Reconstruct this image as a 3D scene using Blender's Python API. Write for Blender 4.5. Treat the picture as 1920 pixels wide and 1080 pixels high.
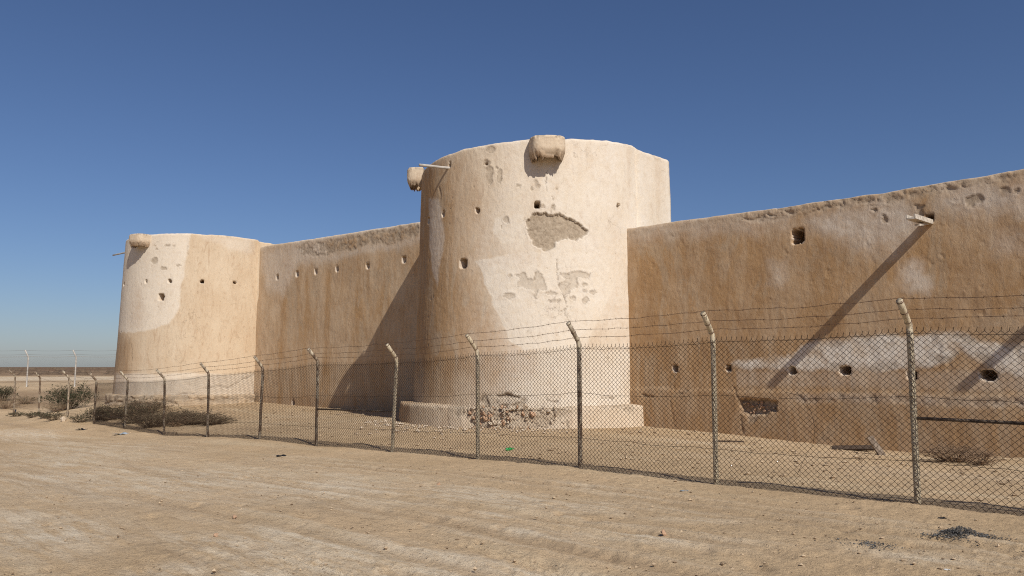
import bpy, math, random
import numpy as np
from mathutils import Vector

for o in list(bpy.data.objects): bpy.data.objects.remove(o)
scene = bpy.context.scene
col = scene.collection
R = math.radians

# ------------------------------------------------------------------ camera
F_PX, HOR = 1440.0, 688.0          # focal length and horizon row, in pixels of a 1920 wide picture
PITCH = math.atan((HOR - 540) / F_PX)
EYE = 1.75
cam_d = bpy.data.cameras.new('camera'); cam = bpy.data.objects.new('camera', cam_d); col.objects.link(cam)
cam_d.sensor_width = 36; cam_d.lens = 36 * F_PX / 1920
cam_d.clip_start = 0.05; cam_d.clip_end = 12000
cam.location = (0, 0, EYE); cam.rotation_euler = (math.pi / 2 + PITCH, 0, 0)
scene.camera = cam
scene.render.engine = 'CYCLES'; scene.cycles.use_denoising = False; scene.cycles.filter_width = 1.1
scene.render.resolution_x = 1024; scene.render.resolution_y = 576

# ------------------------------------------------------------------ light
SUN_AZ = (0.482, -0.876)           # horizontal direction towards the sun
SUN_EL = R(42.5)
world = bpy.data.worlds.new('World'); scene.world = world; world.use_nodes = True
wt = world.node_tree; wt.nodes.clear()
sky = wt.nodes.new('ShaderNodeTexSky'); sky.sky_type = 'NISHITA'; sky.sun_disc = False
sky.sun_elevation = SUN_EL
sky.sun_rotation = math.atan2(SUN_AZ[0], SUN_AZ[1])
sky.altitude = 0; sky.air_density = 1.0; sky.dust_density = 0.5; sky.ozone_density = 6.5
bg = wt.nodes.new('ShaderNodeBackground'); bg.inputs[1].default_value = 0.068
wo = wt.nodes.new('ShaderNodeOutputWorld')
wb = wt.nodes.new('ShaderNodeMix'); wb.data_type = 'RGBA'; wb.blend_type = 'MULTIPLY'; wb.inputs[0].default_value = 1.0; wb.inputs[7].default_value = (.985, .96, 1.06, 1)   # camera white balance
wt.links.new(sky.outputs[0], wb.inputs[6]); wt.links.new(wb.outputs[2], bg.inputs[0]); wt.links.new(bg.outputs[0], wo.inputs[0])
sun_d = bpy.data.lights.new('sun', 'SUN'); sun_d.energy = 4.6; sun_d.angle = R(0.53); sun_d.color = (1.0, 0.955, 0.885)
sun = bpy.data.objects.new('sun', sun_d); col.objects.link(sun)
sv = Vector((SUN_AZ[0] * math.cos(SUN_EL), SUN_AZ[1] * math.cos(SUN_EL), math.sin(SUN_EL)))
sun.rotation_euler = sv.to_track_quat('Z', 'Y').to_euler(); sun.location = (20, -40, 40)
vs = scene.view_settings
vs.view_transform = 'Standard'; vs.look = 'None'; vs.exposure = 0.0; vs.gamma = 1.0; vs.use_curve_mapping = False

# ------------------------------------------------------------------ photo pixel -> direction
def ray(px, py):
    xc = (px - 960) / F_PX; yc = -(py - 540) / F_PX
    return np.array([xc, math.cos(PITCH) - yc * math.sin(PITCH), math.sin(PITCH) + yc * math.cos(PITCH)])
CAM = np.array([0, 0, EYE])
D = np.array([-0.735, 0.678]); D /= np.linalg.norm(D)      # along the fort wall, away to the left
N = np.array([-D[1], D[0]])                                # out of the wall towards the track
_r = ray(1210, 800); P0 = (_r * (1.76 / -_r[2]))[:2]       # wall foot beside the big tower
def W(s, q, z=None):
    p = P0 + D * s + N * q
    return p if z is None else np.array([p[0], p[1], z])
def hit_wall(px, py, q=0.0):
    r = ray(px, py); t = ((P0 + N * q) @ N) / (r[:2] @ N); p = r * t
    return (p[:2] - P0) @ D, p[2] + EYE

# ------------------------------------------------------------------ noise
_rng = np.random.RandomState(7)
_perm = _rng.permutation(512).astype(np.int64); _perm = np.concatenate([_perm, _perm, _perm])
_grad = _rng.normal(size=(512, 3)); _grad /= np.linalg.norm(_grad, axis=1)[:, None]
def perlin(x, y, z=0.0):
    x = np.asarray(x, float); y = np.asarray(y, float) + 0 * x; z = np.asarray(z, float) + 0 * x
    xi = np.floor(x).astype(np.int64); yi = np.floor(y).astype(np.int64); zi = np.floor(z).astype(np.int64)
    xf, yf, zf = x - xi, y - yi, z - zi
    fd = lambda t: t * t * t * (t * (t * 6 - 15) + 10)
    u, v, w = fd(xf), fd(yf), fd(zf)
    out = 0
    for dx in (0, 1):
        for dy in (0, 1):
            for dz in (0, 1):
                h = _perm[_perm[_perm[(xi + dx) & 511] + ((yi + dy) & 511)] + ((zi + dz) & 511)]
                g = _grad[h]
                dot = g[..., 0] * (xf - dx) + g[..., 1] * (yf - dy) + g[..., 2] * (zf - dz)
                out = out + (u if dx else 1 - u) * (v if dy else 1 - v) * (w if dz else 1 - w) * dot
    return out * 1.6
def fbm(x, y, z=0.0, octs=4, gain=.5):
    a, s, o = 1.0, 0.0, 0.0; f = 1.0
    for i in range(octs):
        o = o + a * perlin(x * f + i * 17.3, y * f + i * 9.1, z * f + i * 5.7); s += a; a *= gain; f *= 2.03
    return o / s
def sstep(a, b, x):
    t = np.clip((x - a) / (b - a), 0, 1); return t * t * (3 - 2 * t)
def seg_dist(x, y, pts, closed=False):
    d = np.full(np.shape(x), 1e9)
    n = len(pts)
    for i in range(n if closed else n - 1):
        ax, ay = pts[i]; bx, by = pts[(i + 1) % n]
        ex, ey = bx - ax, by - ay; L = ex * ex + ey * ey + 1e-12
        t = np.clip(((x - ax) * ex + (y - ay) * ey) / L, 0, 1)
        d = np.minimum(d, np.hypot(x - ax - t * ex, y - ay - t * ey))
    return d
def poly_sd(x, y, pts):                      # signed distance, negative inside
    d = seg_dist(x, y, pts, True); ins = np.zeros(np.shape(x), bool); n = len(pts)
    for i in range(n):
        ax, ay = pts[i]; bx, by = pts[(i + 1) % n]
        c = ((ay > y) != (by > y)) & (x < (bx - ax) * (y - ay) / (by - ay + 1e-12) + ax)
        ins ^= c
    return np.where(ins, -d, d)
def voronoi(x, y, seed=0):                   # (F1, F2, cell id)
    xi = np.floor(x).astype(np.int64); yi = np.floor(y).astype(np.int64)
    f1 = np.full(np.shape(x), 9.); f2 = f1.copy(); idn = np.zeros(np.shape(x), np.int64)
    for dx in (-1, 0, 1):
        for dy in (-1, 0, 1):
            h = _perm[_perm[(xi + dx + seed) & 511] + ((yi + dy) & 511)]
            px = xi + dx + .5 + _grad[h][..., 0] * .42; py = yi + dy + .5 + _grad[h][..., 1] * .42
            d = np.hypot(x - px, y - py)
            n1 = d < f1
            f2 = np.where(n1, f1, np.minimum(f2, d)); idn = np.where(n1, h, idn); f1 = np.where(n1, d, f1)
    return f1, f2, idn

# ------------------------------------------------------------------ mesh helpers
def link(name, me, mat, parent=None, loc=(0, 0, 0)):
    o = bpy.data.objects.new(name, me); col.objects.link(o); o.location = loc
    if mat is not None and len(me.materials) == 0: me.materials.append(mat)
    if parent is not None: o.parent = parent
    return o
def tag(o, label=None, cat=None, group=None, kind=None):
    if label: o['label'] = label
    if cat: o['category'] = cat
    if group: o['group'] = group
    if kind: o['kind'] = kind
    return o
def empty(name, loc, label, cat, group=None):
    o = bpy.data.objects.new(name, None); col.objects.link(o); o.location = loc; o.empty_display_size = .2
    return tag(o, label, cat, group)
def raw_mesh(name, V, faces4=None, faces3=None, attrs=None, smooth=True, ngons=None):
    me = bpy.data.meshes.new(name)
    V = np.asarray(V, np.float32).reshape(-1, 3)
    fl, ls, lt = [], [], []
    for F, k in ((faces4, 4), (faces3, 3)):
        if F is not None and len(F):
            F = np.asarray(F, np.int32).reshape(-1, k); fl.append(F.ravel()); lt.append(np.full(len(F), k, np.int32))
    for g in (ngons or []):
        fl.append(np.asarray(g, np.int32)); lt.append(np.array([len(g)], np.int32))
    fl = np.concatenate(fl); lt = np.concatenate(lt); ls = np.concatenate([[0], np.cumsum(lt)[:-1]]).astype(np.int32)
    me.vertices.add(len(V)); me.vertices.foreach_set('co', V.ravel())
    me.loops.add(len(fl)); me.loops.foreach_set('vertex_index', fl)
    me.polygons.add(len(lt)); me.polygons.foreach_set('loop_start', ls); me.polygons.foreach_set('loop_total', lt)
    me.polygons.foreach_set('use_smooth', np.full(len(lt), smooth))
    for k, a in (attrs or {}).items():
        at = me.attributes.new(k, 'FLOAT', 'POINT'); at.data.foreach_set('value', np.asarray(a, np.float32).ravel())
    me.update(calc_edges=True); me.validate()
    return me
def grid_faces(nr, nc, wrap=False):
    i = np.arange(nr - 1)[:, None] * nc; j = np.arange(nc if wrap else nc - 1)[None, :]
    j2 = (j + 1) % nc
    return np.stack([i + j, i + j2, i + nc + j2, i + nc + j], -1).reshape(-1, 4)
class Acc:                                    # collects tubes, boxes and plates into one mesh
    def __init__(s): s.V = []; s.F4 = []; s.F3 = []; s.n = 0
    def add(s, V, F4=None, F3=None):
        V = np.asarray(V, float).reshape(-1, 3)
        if F4 is not None and len(F4): s.F4.append(np.asarray(F4) + s.n)
        if F3 is not None and len(F3): s.F3.append(np.asarray(F3) + s.n)
        s.V.append(V); s.n += len(V)
    def tube(s, pts, r, sides=3, cap=False):
        pts = np.asarray(pts, float); n = len(pts); r = np.broadcast_to(np.asarray(r, float), (n,))
        t = np.gradient(pts, axis=0); t /= np.linalg.norm(t, axis=1)[:, None] + 1e-12
        ref = np.where(np.abs(t[:, 2:3]) > .9, [[1, 0, 0]], [[0, 0, 1]])
        a = np.cross(t, ref); a /= np.linalg.norm(a, axis=1)[:, None] + 1e-12; b = np.cross(t, a)
        for i in range(1, n):                  # keep the frame from flipping
            if a[i] @ a[i - 1] < 0 and abs(a[i] @ a[i-1]) > abs(b[i] @ a[i-1]): a[i] *= -1; b[i] *= -1
        an = np.arange(sides) * 2 * math.pi / sides
        V = pts[:, None] + r[:, None, None] * (np.cos(an)[None, :, None] * a[:, None] + np.sin(an)[None, :, None] * b[:, None])
        s.add(V, grid_faces(n, sides, True))
        if cap:
            m = s.n - n * sides
            for e, k in ((0, 0), (n - 1, (n - 1) * sides)):
                s.add([pts[e]], None, None); c = s.n - 1
                s.F3.append(np.array([[c, m + k + j, m + k + (j + 1) % sides] for j in range(sides)]))
    def box(s, c, ex, ey, ez):
        c, ex, ey, ez = map(lambda v: np.asarray(v, float), (c, ex, ey, ez))
        V = [c + a * ex + b * ey + d * ez for a in (-1, 1) for b in (-1, 1) for d in (-1, 1)]
        s.add(V, [[0, 1, 3, 2], [4, 6, 7, 5], [0, 4, 5, 1], [2, 3, 7, 6], [0, 2, 6, 4], [1, 5, 7, 3]])
    def mesh(s, name, base=(0, 0, 0), smooth=False, attrs=None):
        V = np.concatenate(s.V) - np.asarray(base)
        return raw_mesh(name, V, np.concatenate(s.F4) if s.F4 else None, np.concatenate(s.F3) if s.F3 else None, attrs, smooth)

# ------------------------------------------------------------------ materials
def new_mat(name, rough=.9, spec=.15):
    m = bpy.data.materials.new(name); m.use_nodes = True; nt = m.node_tree
    b = nt.nodes['Principled BSDF']; b.inputs['Roughness'].default_value = rough
    b.inputs['Specular IOR Level'].default_value = spec
    return m, nt, b
class NT:
    def __init__(s, nt): s.nt = nt; s.tc = nt.nodes.new('ShaderNodeTexCoord')
    def n(s, t, **kw):
        x = s.nt.nodes.new(t)
        for k, v in kw.items(): setattr(x, k, v)
        return x
    def put(s, sock, v):
        if hasattr(v, 'links') or hasattr(v, 'is_linked'): s.nt.links.new(v, sock)
        else: sock.default_value = v
    def coord(s, scale=(1, 1, 1), rot=0.0):
        m = s.n('ShaderNodeMapping'); m.inputs['Scale'].default_value = scale; m.inputs['Rotation'].default_value = (0, 0, rot)
        s.nt.links.new(s.tc.outputs['Object'], m.inputs[0]); return m.outputs[0]
    def rotcoord(s, rot, scale):
        a = s.coord((1, 1, 1), rot); m = s.n('ShaderNodeMapping'); m.inputs['Scale'].default_value = scale
        s.nt.links.new(a, m.inputs[0]); return m.outputs[0]
    def noise(s, vec, scale, detail=4, rough=.55, dist=0.0):
        x = s.n('ShaderNodeTexNoise'); s.put(x.inputs['Vector'], vec); x.inputs['Scale'].default_value = scale
        x.inputs['Detail'].default_value = detail; x.inputs['Roughness'].default_value = rough; x.inputs['Distortion'].default_value = dist
        return x.outputs[0]
    def ramp(s, fac, a, b, lo=0.0, hi=1.0):
        x = s.n('ShaderNodeMapRange', interpolation_type='SMOOTHSTEP'); s.put(x.inputs[0], fac)
        x.inputs[1].default_value = a; x.inputs[2].default_value = b; x.inputs[3].default_value = lo; x.inputs[4].default_value = hi
        return x.outputs[0]
    def math(s, op, a, b=0.0, clamp=False):
        x = s.n('ShaderNodeMath', operation=op); x.use_clamp = clamp; s.put(x.inputs[0], a); s.put(x.inputs[1], b); return x.outputs[0]
    def mix(s, fac, a, b, mode='MIX'):
        x = s.n('ShaderNodeMix', data_type='RGBA', blend_type=mode); s.put(x.inputs[0], fac)
        s.put(x.inputs[6], a); s.put(x.inputs[7], b); return x.outputs[2]
    def attr(s, name):
        x = s.n('ShaderNodeAttribute'); x.attribute_name = name; return x.outputs['Fac']
    def bump(s, h, strength, dist, prev=None):
        x = s.n('ShaderNodeBump'); x.inputs['Strength'].default_value = strength; x.inputs['Distance'].default_value = dist
        s.put(x.inputs['Height'], h)
        if prev is not None: s.put(x.inputs['Normal'], prev)
        return x.outputs[0]
c4 = lambda r, g, b: (r, g, b, 1)

def plaster_material():
    m, nt, b = new_mat('lime_plaster', .93, .12); T = NT(nt)
    o = T.coord()
    vert = T.coord((1, 1, .28))
    big = T.noise(o, .55, 5, .6, .4); mid = T.noise(vert, 2.6, 6, .62, .8); fine = T.noise(o, 17, 5, .65, .3); grit = T.noise(o, 70, 3, .6)
    br = T.attr('brown'); wh = T.attr('white'); pe = T.attr('peel'); cr = T.attr('crack'); gr = T.attr('grime')
    # tan wash over the cream lime, broken up in vertical drifts
    f = T.math('ADD', br, T.math('MULTIPLY', T.math('SUBTRACT', mid, .5), T.math('ADD', T.math('MULTIPLY', br, 1.15), .25)))
    f = T.math('ADD', f, T.math('MULTIPLY', T.math('SUBTRACT', big, .5), .35), True)
    base = T.mix(f, c4(.645, .53, .385), c4(.42, .258, .125))
    base = T.mix(T.ramp(T.noise(vert, 5.2, 6, .7, 1.5), .5, .68, 0, .75), base, T.mix(.5, base, c4(.31, .18, .095)))
    base = T.mix(T.math('MULTIPLY', T.ramp(fine, .5, .75), .22), base, c4(.60, .47, .325))
    drift = T.math('MULTIPLY', T.ramp(T.noise(T.coord((1, 1, .4)), 1.3, 6, .68, .9), .5, .64), T.ramp(br, .3, .7, 0, .6))
    base = T.mix(drift, base, c4(.46, .355, .24))
    flk = T.noise(T.coord((1, 1, .6)), 8.5, 6, .75, 2.0)
    base = T.mix(T.ramp(flk, .57, .66, 0, .5), base, T.mix(.5, base, c4(.70, .58, .43)))
    base = T.mix(T.ramp(flk, .42, .34, 0, .5), base, T.mix(.55, base, c4(.24, .14, .07)))
    # grey-white fresh lime, also sunlit edges painted at holes and tops
    base = T.mix(T.math('MULTIPLY', wh, T.ramp(T.noise(o, 6, 4, .6), .25, .6, .6, 1.0)), base, c4(.74, .675, .58))
    # plaster gone, mortar showing
    pc = T.mix(T.ramp(T.noise(o, 9, 5, .7), .3, .7), c4(.30, .235, .165), c4(.46, .375, .275))
    base = T.mix(pe, base, pc)
    base = T.mix(T.math('MULTIPLY', gr, T.ramp(T.noise(vert, 3.4, 5, .6), .3, .7, .35, 1.0)), base, c4(.255, .155, .085))  # grime, with the shade painted inside the holes
    vo = T.n('ShaderNodeTexVoronoi', feature='DISTANCE_TO_EDGE'); vo.inputs['Scale'].default_value = .9
    wv = T.n('ShaderNodeVectorMath', operation='ADD'); nz = T.n('ShaderNodeTexNoise'); nz.inputs['Scale'].default_value = 2.2; nz.inputs['Detail'].default_value = 6; nt.links.new(o, nz.inputs['Vector'])
    nt.links.new(o, wv.inputs[0]); nt.links.new(nz.outputs['Color'], wv.inputs[1]); nt.links.new(wv.outputs[0], vo.inputs['Vector'])
    hair = T.math('MULTIPLY', T.ramp(vo.outputs['Distance'], .012, .003), T.ramp(T.noise(o, .8, 3), .5, .62, 0, .6))
    base = T.mix(hair, base, T.mix(.5, base, c4(.12, .08, .05)))
    sp = T.noise(T.coord((1, 1, .7)), 34, 4, .7)
    base = T.mix(T.ramp(sp, .3, .5, .28, 0), base, T.mix(.5, base, c4(.2, .12, .07)))
    base = T.mix(T.math('MULTIPLY', cr, .8), base, c4(.13, .09, .06))
    base = T.mix(T.ramp(grit, .35, .7, .0, .13), base, c4(.25, .17, .11))
    nt.links.new(base, b.inputs['Base Color'])
    h = T.math('ADD', T.math('MULTIPLY', T.noise(T.coord((1, 1, .5)), 11, 6, .62, .8), 1.0), T.math('MULTIPLY', fine, .35))
    n1 = T.bump(h, .5, .025); n2 = T.bump(grit, .5, .008, n1)
    nt.links.new(n2, b.inputs['Normal'])
    return m

ROADROT = -math.atan2(D[1], D[0])
def sand_material():
    m, nt, b = new_mat('sand', .95, .1); T = NT(nt)
    o = T.coord(); st = T.rotcoord(ROADROT, (.16, 1.0, 1.0))
    big = T.noise(o, .22, 4, .55, .3); streak = T.noise(st, 1.1, 5, .62, .5); mid = T.noise(o, 1.7, 6, .65); fine = T.noise(o, 22, 5, .7); grit = T.noise(o, 120, 3, .65)
    pale = T.attr('pale'); far = T.attr('far'); dirt = T.attr('dirt')
    base = T.mix(T.ramp(big, .3, .7), c4(.455, .325, .19), c4(.545, .395, .24))
    base = T.mix(T.ramp(streak, .5, .72, 0, .55), base, c4(.57, .45, .295))
    base = T.mix(T.ramp(streak, .48, .3, 0, .5), base, c4(.33, .235, .145))
    base = T.mix(T.math('MULTIPLY', pale, T.ramp(T.noise(st, 5.5, 6, .7), .34, .62)), base, c4(.65, .545, .40))
    base = T.mix(T.ramp(mid, .55, .78, 0, .35), base, c4(.31, .22, .135))
    base = T.mix(T.ramp(fine, .55, .66, 0, .6), base, c4(.26, .18, .11))
    base = T.mix(T.ramp(T.noise(st, 9, 5, .7), .55, .7, 0, .5), base, c4(.28, .195, .12))
    base = T.mix(T.ramp(grit, .58, .75, 0, .3), base, c4(.27, .2, .14))
    base = T.mix(dirt, base, c4(.25, .175, .11))
    base = T.mix(far, base, c4(.17, .105, .062))
    nt.links.new(base, b.inputs['Base Color'])
    n1 = T.bump(T.noise(o, 4.5, 6, .65), .7, .07); n1 = T.bump(fine, .8, .03, n1); n2 = T.bump(grit, .8, .01, n1)
    nt.links.new(n2, b.inputs['Normal'])
    return m

def simple(name, ca, cb, scale=8, rough=.8, spec=.2, bump=.2, bd=.01, metal=0.0, stretch=(1, 1, 1)):
    m, nt, b = new_mat(name, rough, spec); T = NT(nt); o = T.coord(stretch)
    f = T.noise(o, scale, 5, .65, .3)
    nt.links.new(T.mix(T.ramp(f, .35, .65), c4(*ca), c4(*cb)), b.inputs['Base Color'])
    nt.links.new(T.bump(f, bump, bd), b.inputs['Normal']); b.inputs['Metallic'].default_value = metal
    return m
M_PLASTER = plaster_material(); M_SAND = sand_material()
def post_material():
    m, nt, b = new_mat('chipped_cream_paint', .6, .3); T = NT(nt); o = T.coord((1, 1, .5))
    rust = T.ramp(T.noise(o, 22, 6, .75), .51, .65)
    cc = T.mix(rust, T.mix(T.ramp(T.noise(o, 5, 4), .3, .7), c4(.46, .375, .245), c4(.56, .475, .335)), c4(.16, .105, .07))
    nt.links.new(cc, b.inputs['Base Color']); nt.links.new(T.bump(rust, .3, .003), b.inputs['Normal']); return m
M_POST = post_material()
def old_post():
    m, nt, b = new_mat('rusted_post_paint', .7, .25); T = NT(nt); o = T.coord((1, 1, .4))
    f = T.noise(o, 9, 6, .72)
    z = T.n('ShaderNodeSeparateXYZ'); nt.links.new(T.tc.outputs['Object'], z.inputs[0])
    k = T.math('ADD', T.ramp(f, .42, .6), T.ramp(z.outputs[2], 1.7, 1.2, 0, .35), True)     # paint survives on the arms
    nt.links.new(T.mix(k, c4(.47, .40, .29), c4(.14, .092, .06)), b.inputs['Base Color']); nt.links.new(T.bump(f, .3, .003), b.inputs['Normal']); return m
M_POST_OLD = old_post()
M_WIRE = simple('rusty_wire', (.028, .018, .012), (.06, .035, .022), 30, .75, .2)
M_BARB = simple('rusty_barbed_wire', (.07, .04, .026), (.14, .08, .05), 30, .75, .2)
M_RAIL = simple('rusty_rail', (.045, .032, .024), (.20, .15, .105), 9, .7, .25)
M_STONE = simple('rubble_stone', (.40, .31, .22), (.60, .50, .38), 6, .95, .1, .5, .02)
M_STONE2 = simple('brown_rubble_stone', (.36, .21, .13), (.50, .34, .22), 6, .95, .1, .5, .02)
M_WOOD = simple('weathered_wood', (.20, .15, .11), (.36, .29, .22), 10, .85, .15, .4, .01, 0, (1, 1, .2))
M_DARKWOOD_SHADOW = simple('dark_wood_and_shadow', (.045, .032, .024), (.10, .07, .05), 10, .85, .15, .4, .01)  # dark wood of the stick, also the plank's painted shadow
M_PALEWOOD = simple('bleached_wood', (.36, .31, .25), (.58, .52, .44), 12, .85, .15, .4, .01)
M_GRAVEL = simple('dark_gravel', (.035, .033, .032), (.17, .16, .145), 30, .8, .2)
M_PEBBLE = simple('pebbles', (.25, .175, .11), (.50, .38, .25), 3.0, .95, .1)
M_DRY = simple('dry_twigs', (.20, .13, .08), (.32, .22, .14), 6, .9, .1)
M_SCRUB = simple('grey_scrub_leaf', (.11, .09, .055), (.19, .155, .095), 5, .9, .1)
M_GREEN = simple('dark_scrub_leaf', (.035, .038, .022), (.075, .072, .04), 5, .9, .1)
M_STEM = simple('shrub_stem', (.10, .07, .045), (.17, .12, .08), 6, .9, .1)
M_GALV = simple('pale_weathered_post', (.33, .30, .26), (.45, .41, .36), 6, .6, .3)

# ------------------------------------------------------------------ ground shape
S_MAIN, R_PL = 4.4, 4.42
C_MAIN = W(S_MAIN, 0.0)
S_FAR, Q_FAR = 26.7, 0.8
C_FAR = W(S_FAR, Q_FAR)
POST_PX = [((1721, 944), (1699.4, 611)), ((1343, 909.4), (1337, 629.6)), ((1088, 877), (1080, 643)), ((896, 860), (893, 659)),
           ((735.4, 847.4), (735.7, 672.6)), ((592.6, 838.5), (591, 677)), ((486.5, 823.7), (485.3, 690)), ((389, 820), (391, 700)),
           ((307.5, 817.5), (307.5, 710)), ((234, 805), (236, 712.5)), ((176, 797), (176, 714)), ((126, 786), (130.5, 709)),
           ((72, 789), (76, 708)), ((26, 779), (30.5, 705))]
Q_A, Q_B = 8.35, -0.047            # fence line: q = Q_A + Q_B * s
def hit_fence(px, py):
    r = ray(px, py); dirv = N - 0 * D
    # (P - P0).N = Q_A + Q_B (P - P0).D
    k = N - Q_B * D; t = (P0 @ k + Q_A) / (r[:2] @ k); p = r * t
    return (p[:2] - P0) @ D, p[2] + EYE
POSTS = []                          # (s, z foot, height of the bend)
for (b_, t_) in POST_PX:
    s_, zf = hit_fence(*b_); _, zt = hit_fence(*t_); POSTS.append([s_, zf, zt - zf])
for k in (1, 2):                    # two more beyond the right edge of the picture
    POSTS.insert(0, [POSTS[0][0] - 2.8, POSTS[0][1] + .0, 2.22])
fence_q = lambda s: Q_A + Q_B * s
ctrl = []
def cp(x, y, z): ctrl.append((x, y, z))
for s_, zf, h_ in POSTS: p = W(s_, fence_q(s_)); cp(p[0], p[1], zf)
for s_, z_ in ((-30, -.15), (-20, -.18), (-9.5, -.16), (-7.1, -.22), (-4, -.12), (-1, 0.0), (9.5, .02), (12, .0), (16, -.0), (20, .02), (22.4, 0.02)):
    p = W(s_, .1); cp(p[0], p[1], z_)
for a in (20, 50, 80, 110, 140):
    v = -D * math.cos(R(a)) + N * math.sin(R(a))
    p = C_MAIN + v * 4.7; cp(p[0], p[1], .03)
    p = C_FAR + v * 4.7; cp(p[0], p[1], -.02)
p = C_FAR + D * 5; cp(p[0], p[1], -.02)
for x, y, z in ((0, 0, 0), (0, 6, .02), (7, 5, .05), (-7, 6, -.03), (0, 10, .02), (-6, 12, -.12), (-12, 16, -.35), (-20, 22, -.62), (-30, 30, -.7), (8, -6, .05), (-10, -8, 0), (-25, 5, -.3),
                (25, 0, .1), (20, -20, 0), (-42, 38, -.62), (-45, 55, .0), (-30, 57, .35), (-36, 57, .33), (-24, 58, .35), (-60, 60, .0), (-20, 80, .35), (-60, 90, .3), (0, 90, .3), (40, 60, .2), (40, 20, .2), (0, 40, .2), (15, 30, .1)):
    cp(x, y, z)
ctrl = np.array(ctrl)
def _rbf():
    X = ctrl[:, :2]; n = len(X)
    A = np.zeros((n + 3, n + 3)); A[:n, :n] = np.hypot(X[:, None, 0] - X[None, :, 0], X[:, None, 1] - X[None, :, 1]) - .02 * 0
    A[:n, :n] -= np.eye(n) * .6
    A[:n, n] = 1; A[n, :n] = 1; A[:n, n + 1:] = X; A[n + 1:, :n] = X.T
    b = np.concatenate([ctrl[:, 2], np.zeros(3)])
    return np.linalg.solve(A, b)
_w = _rbf()
def ground0(x, y):                  # broad shape
    x = np.asarray(x, float); y = np.asarray(y, float); n = len(ctrl)
    z = _w[n] + _w[n + 1] * x + _w[n + 2] * y
    for i in range(n): z = z + _w[i] * np.hypot(x - ctrl[i, 0], y - ctrl[i, 1])
    r = np.hypot(x, y); k = sstep(60, 130, r)
    return z * (1 - k) + .25 * k
def sq_of(x, y): return (x - P0[0]) * D[0] + (y - P0[1]) * D[1], (x - P0[0]) * N[0] + (y - P0[1]) * N[1]
def ground_z(x, y):
    z = ground0(x, y); s, q = sq_of(np.asarray(x, float), np.asarray(y, float)); r = np.hypot(x, y)
    near = 1 - sstep(30, 70, r)
    z = z + near * (.035 * fbm(np.asarray(x) * .55, np.asarray(y) * .55, 3.1, 3))
    # little bank thrown up along the track edge by the fence
    fq = fence_q(s); e = q - fq
    z = z + near * .09 * np.exp(-((e - .75 - .25 * perlin(s * .5, 1.3)) / .45) ** 2) * sstep(2, 9, s) * (.7 + .6 * perlin(s * .9, 4.4))
    return z
def ground_hit(px, py):
    r = ray(px, py); t = EYE / max(1e-4, -r[2])
    for _ in range(40):
        p = r * t; g = float(ground_z(p[0], p[1])); t += .7 * ((g - EYE) / r[2] - t)
    p = r * t; return np.array([p[0], p[1], float(ground_z(p[0], p[1]))])

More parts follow.
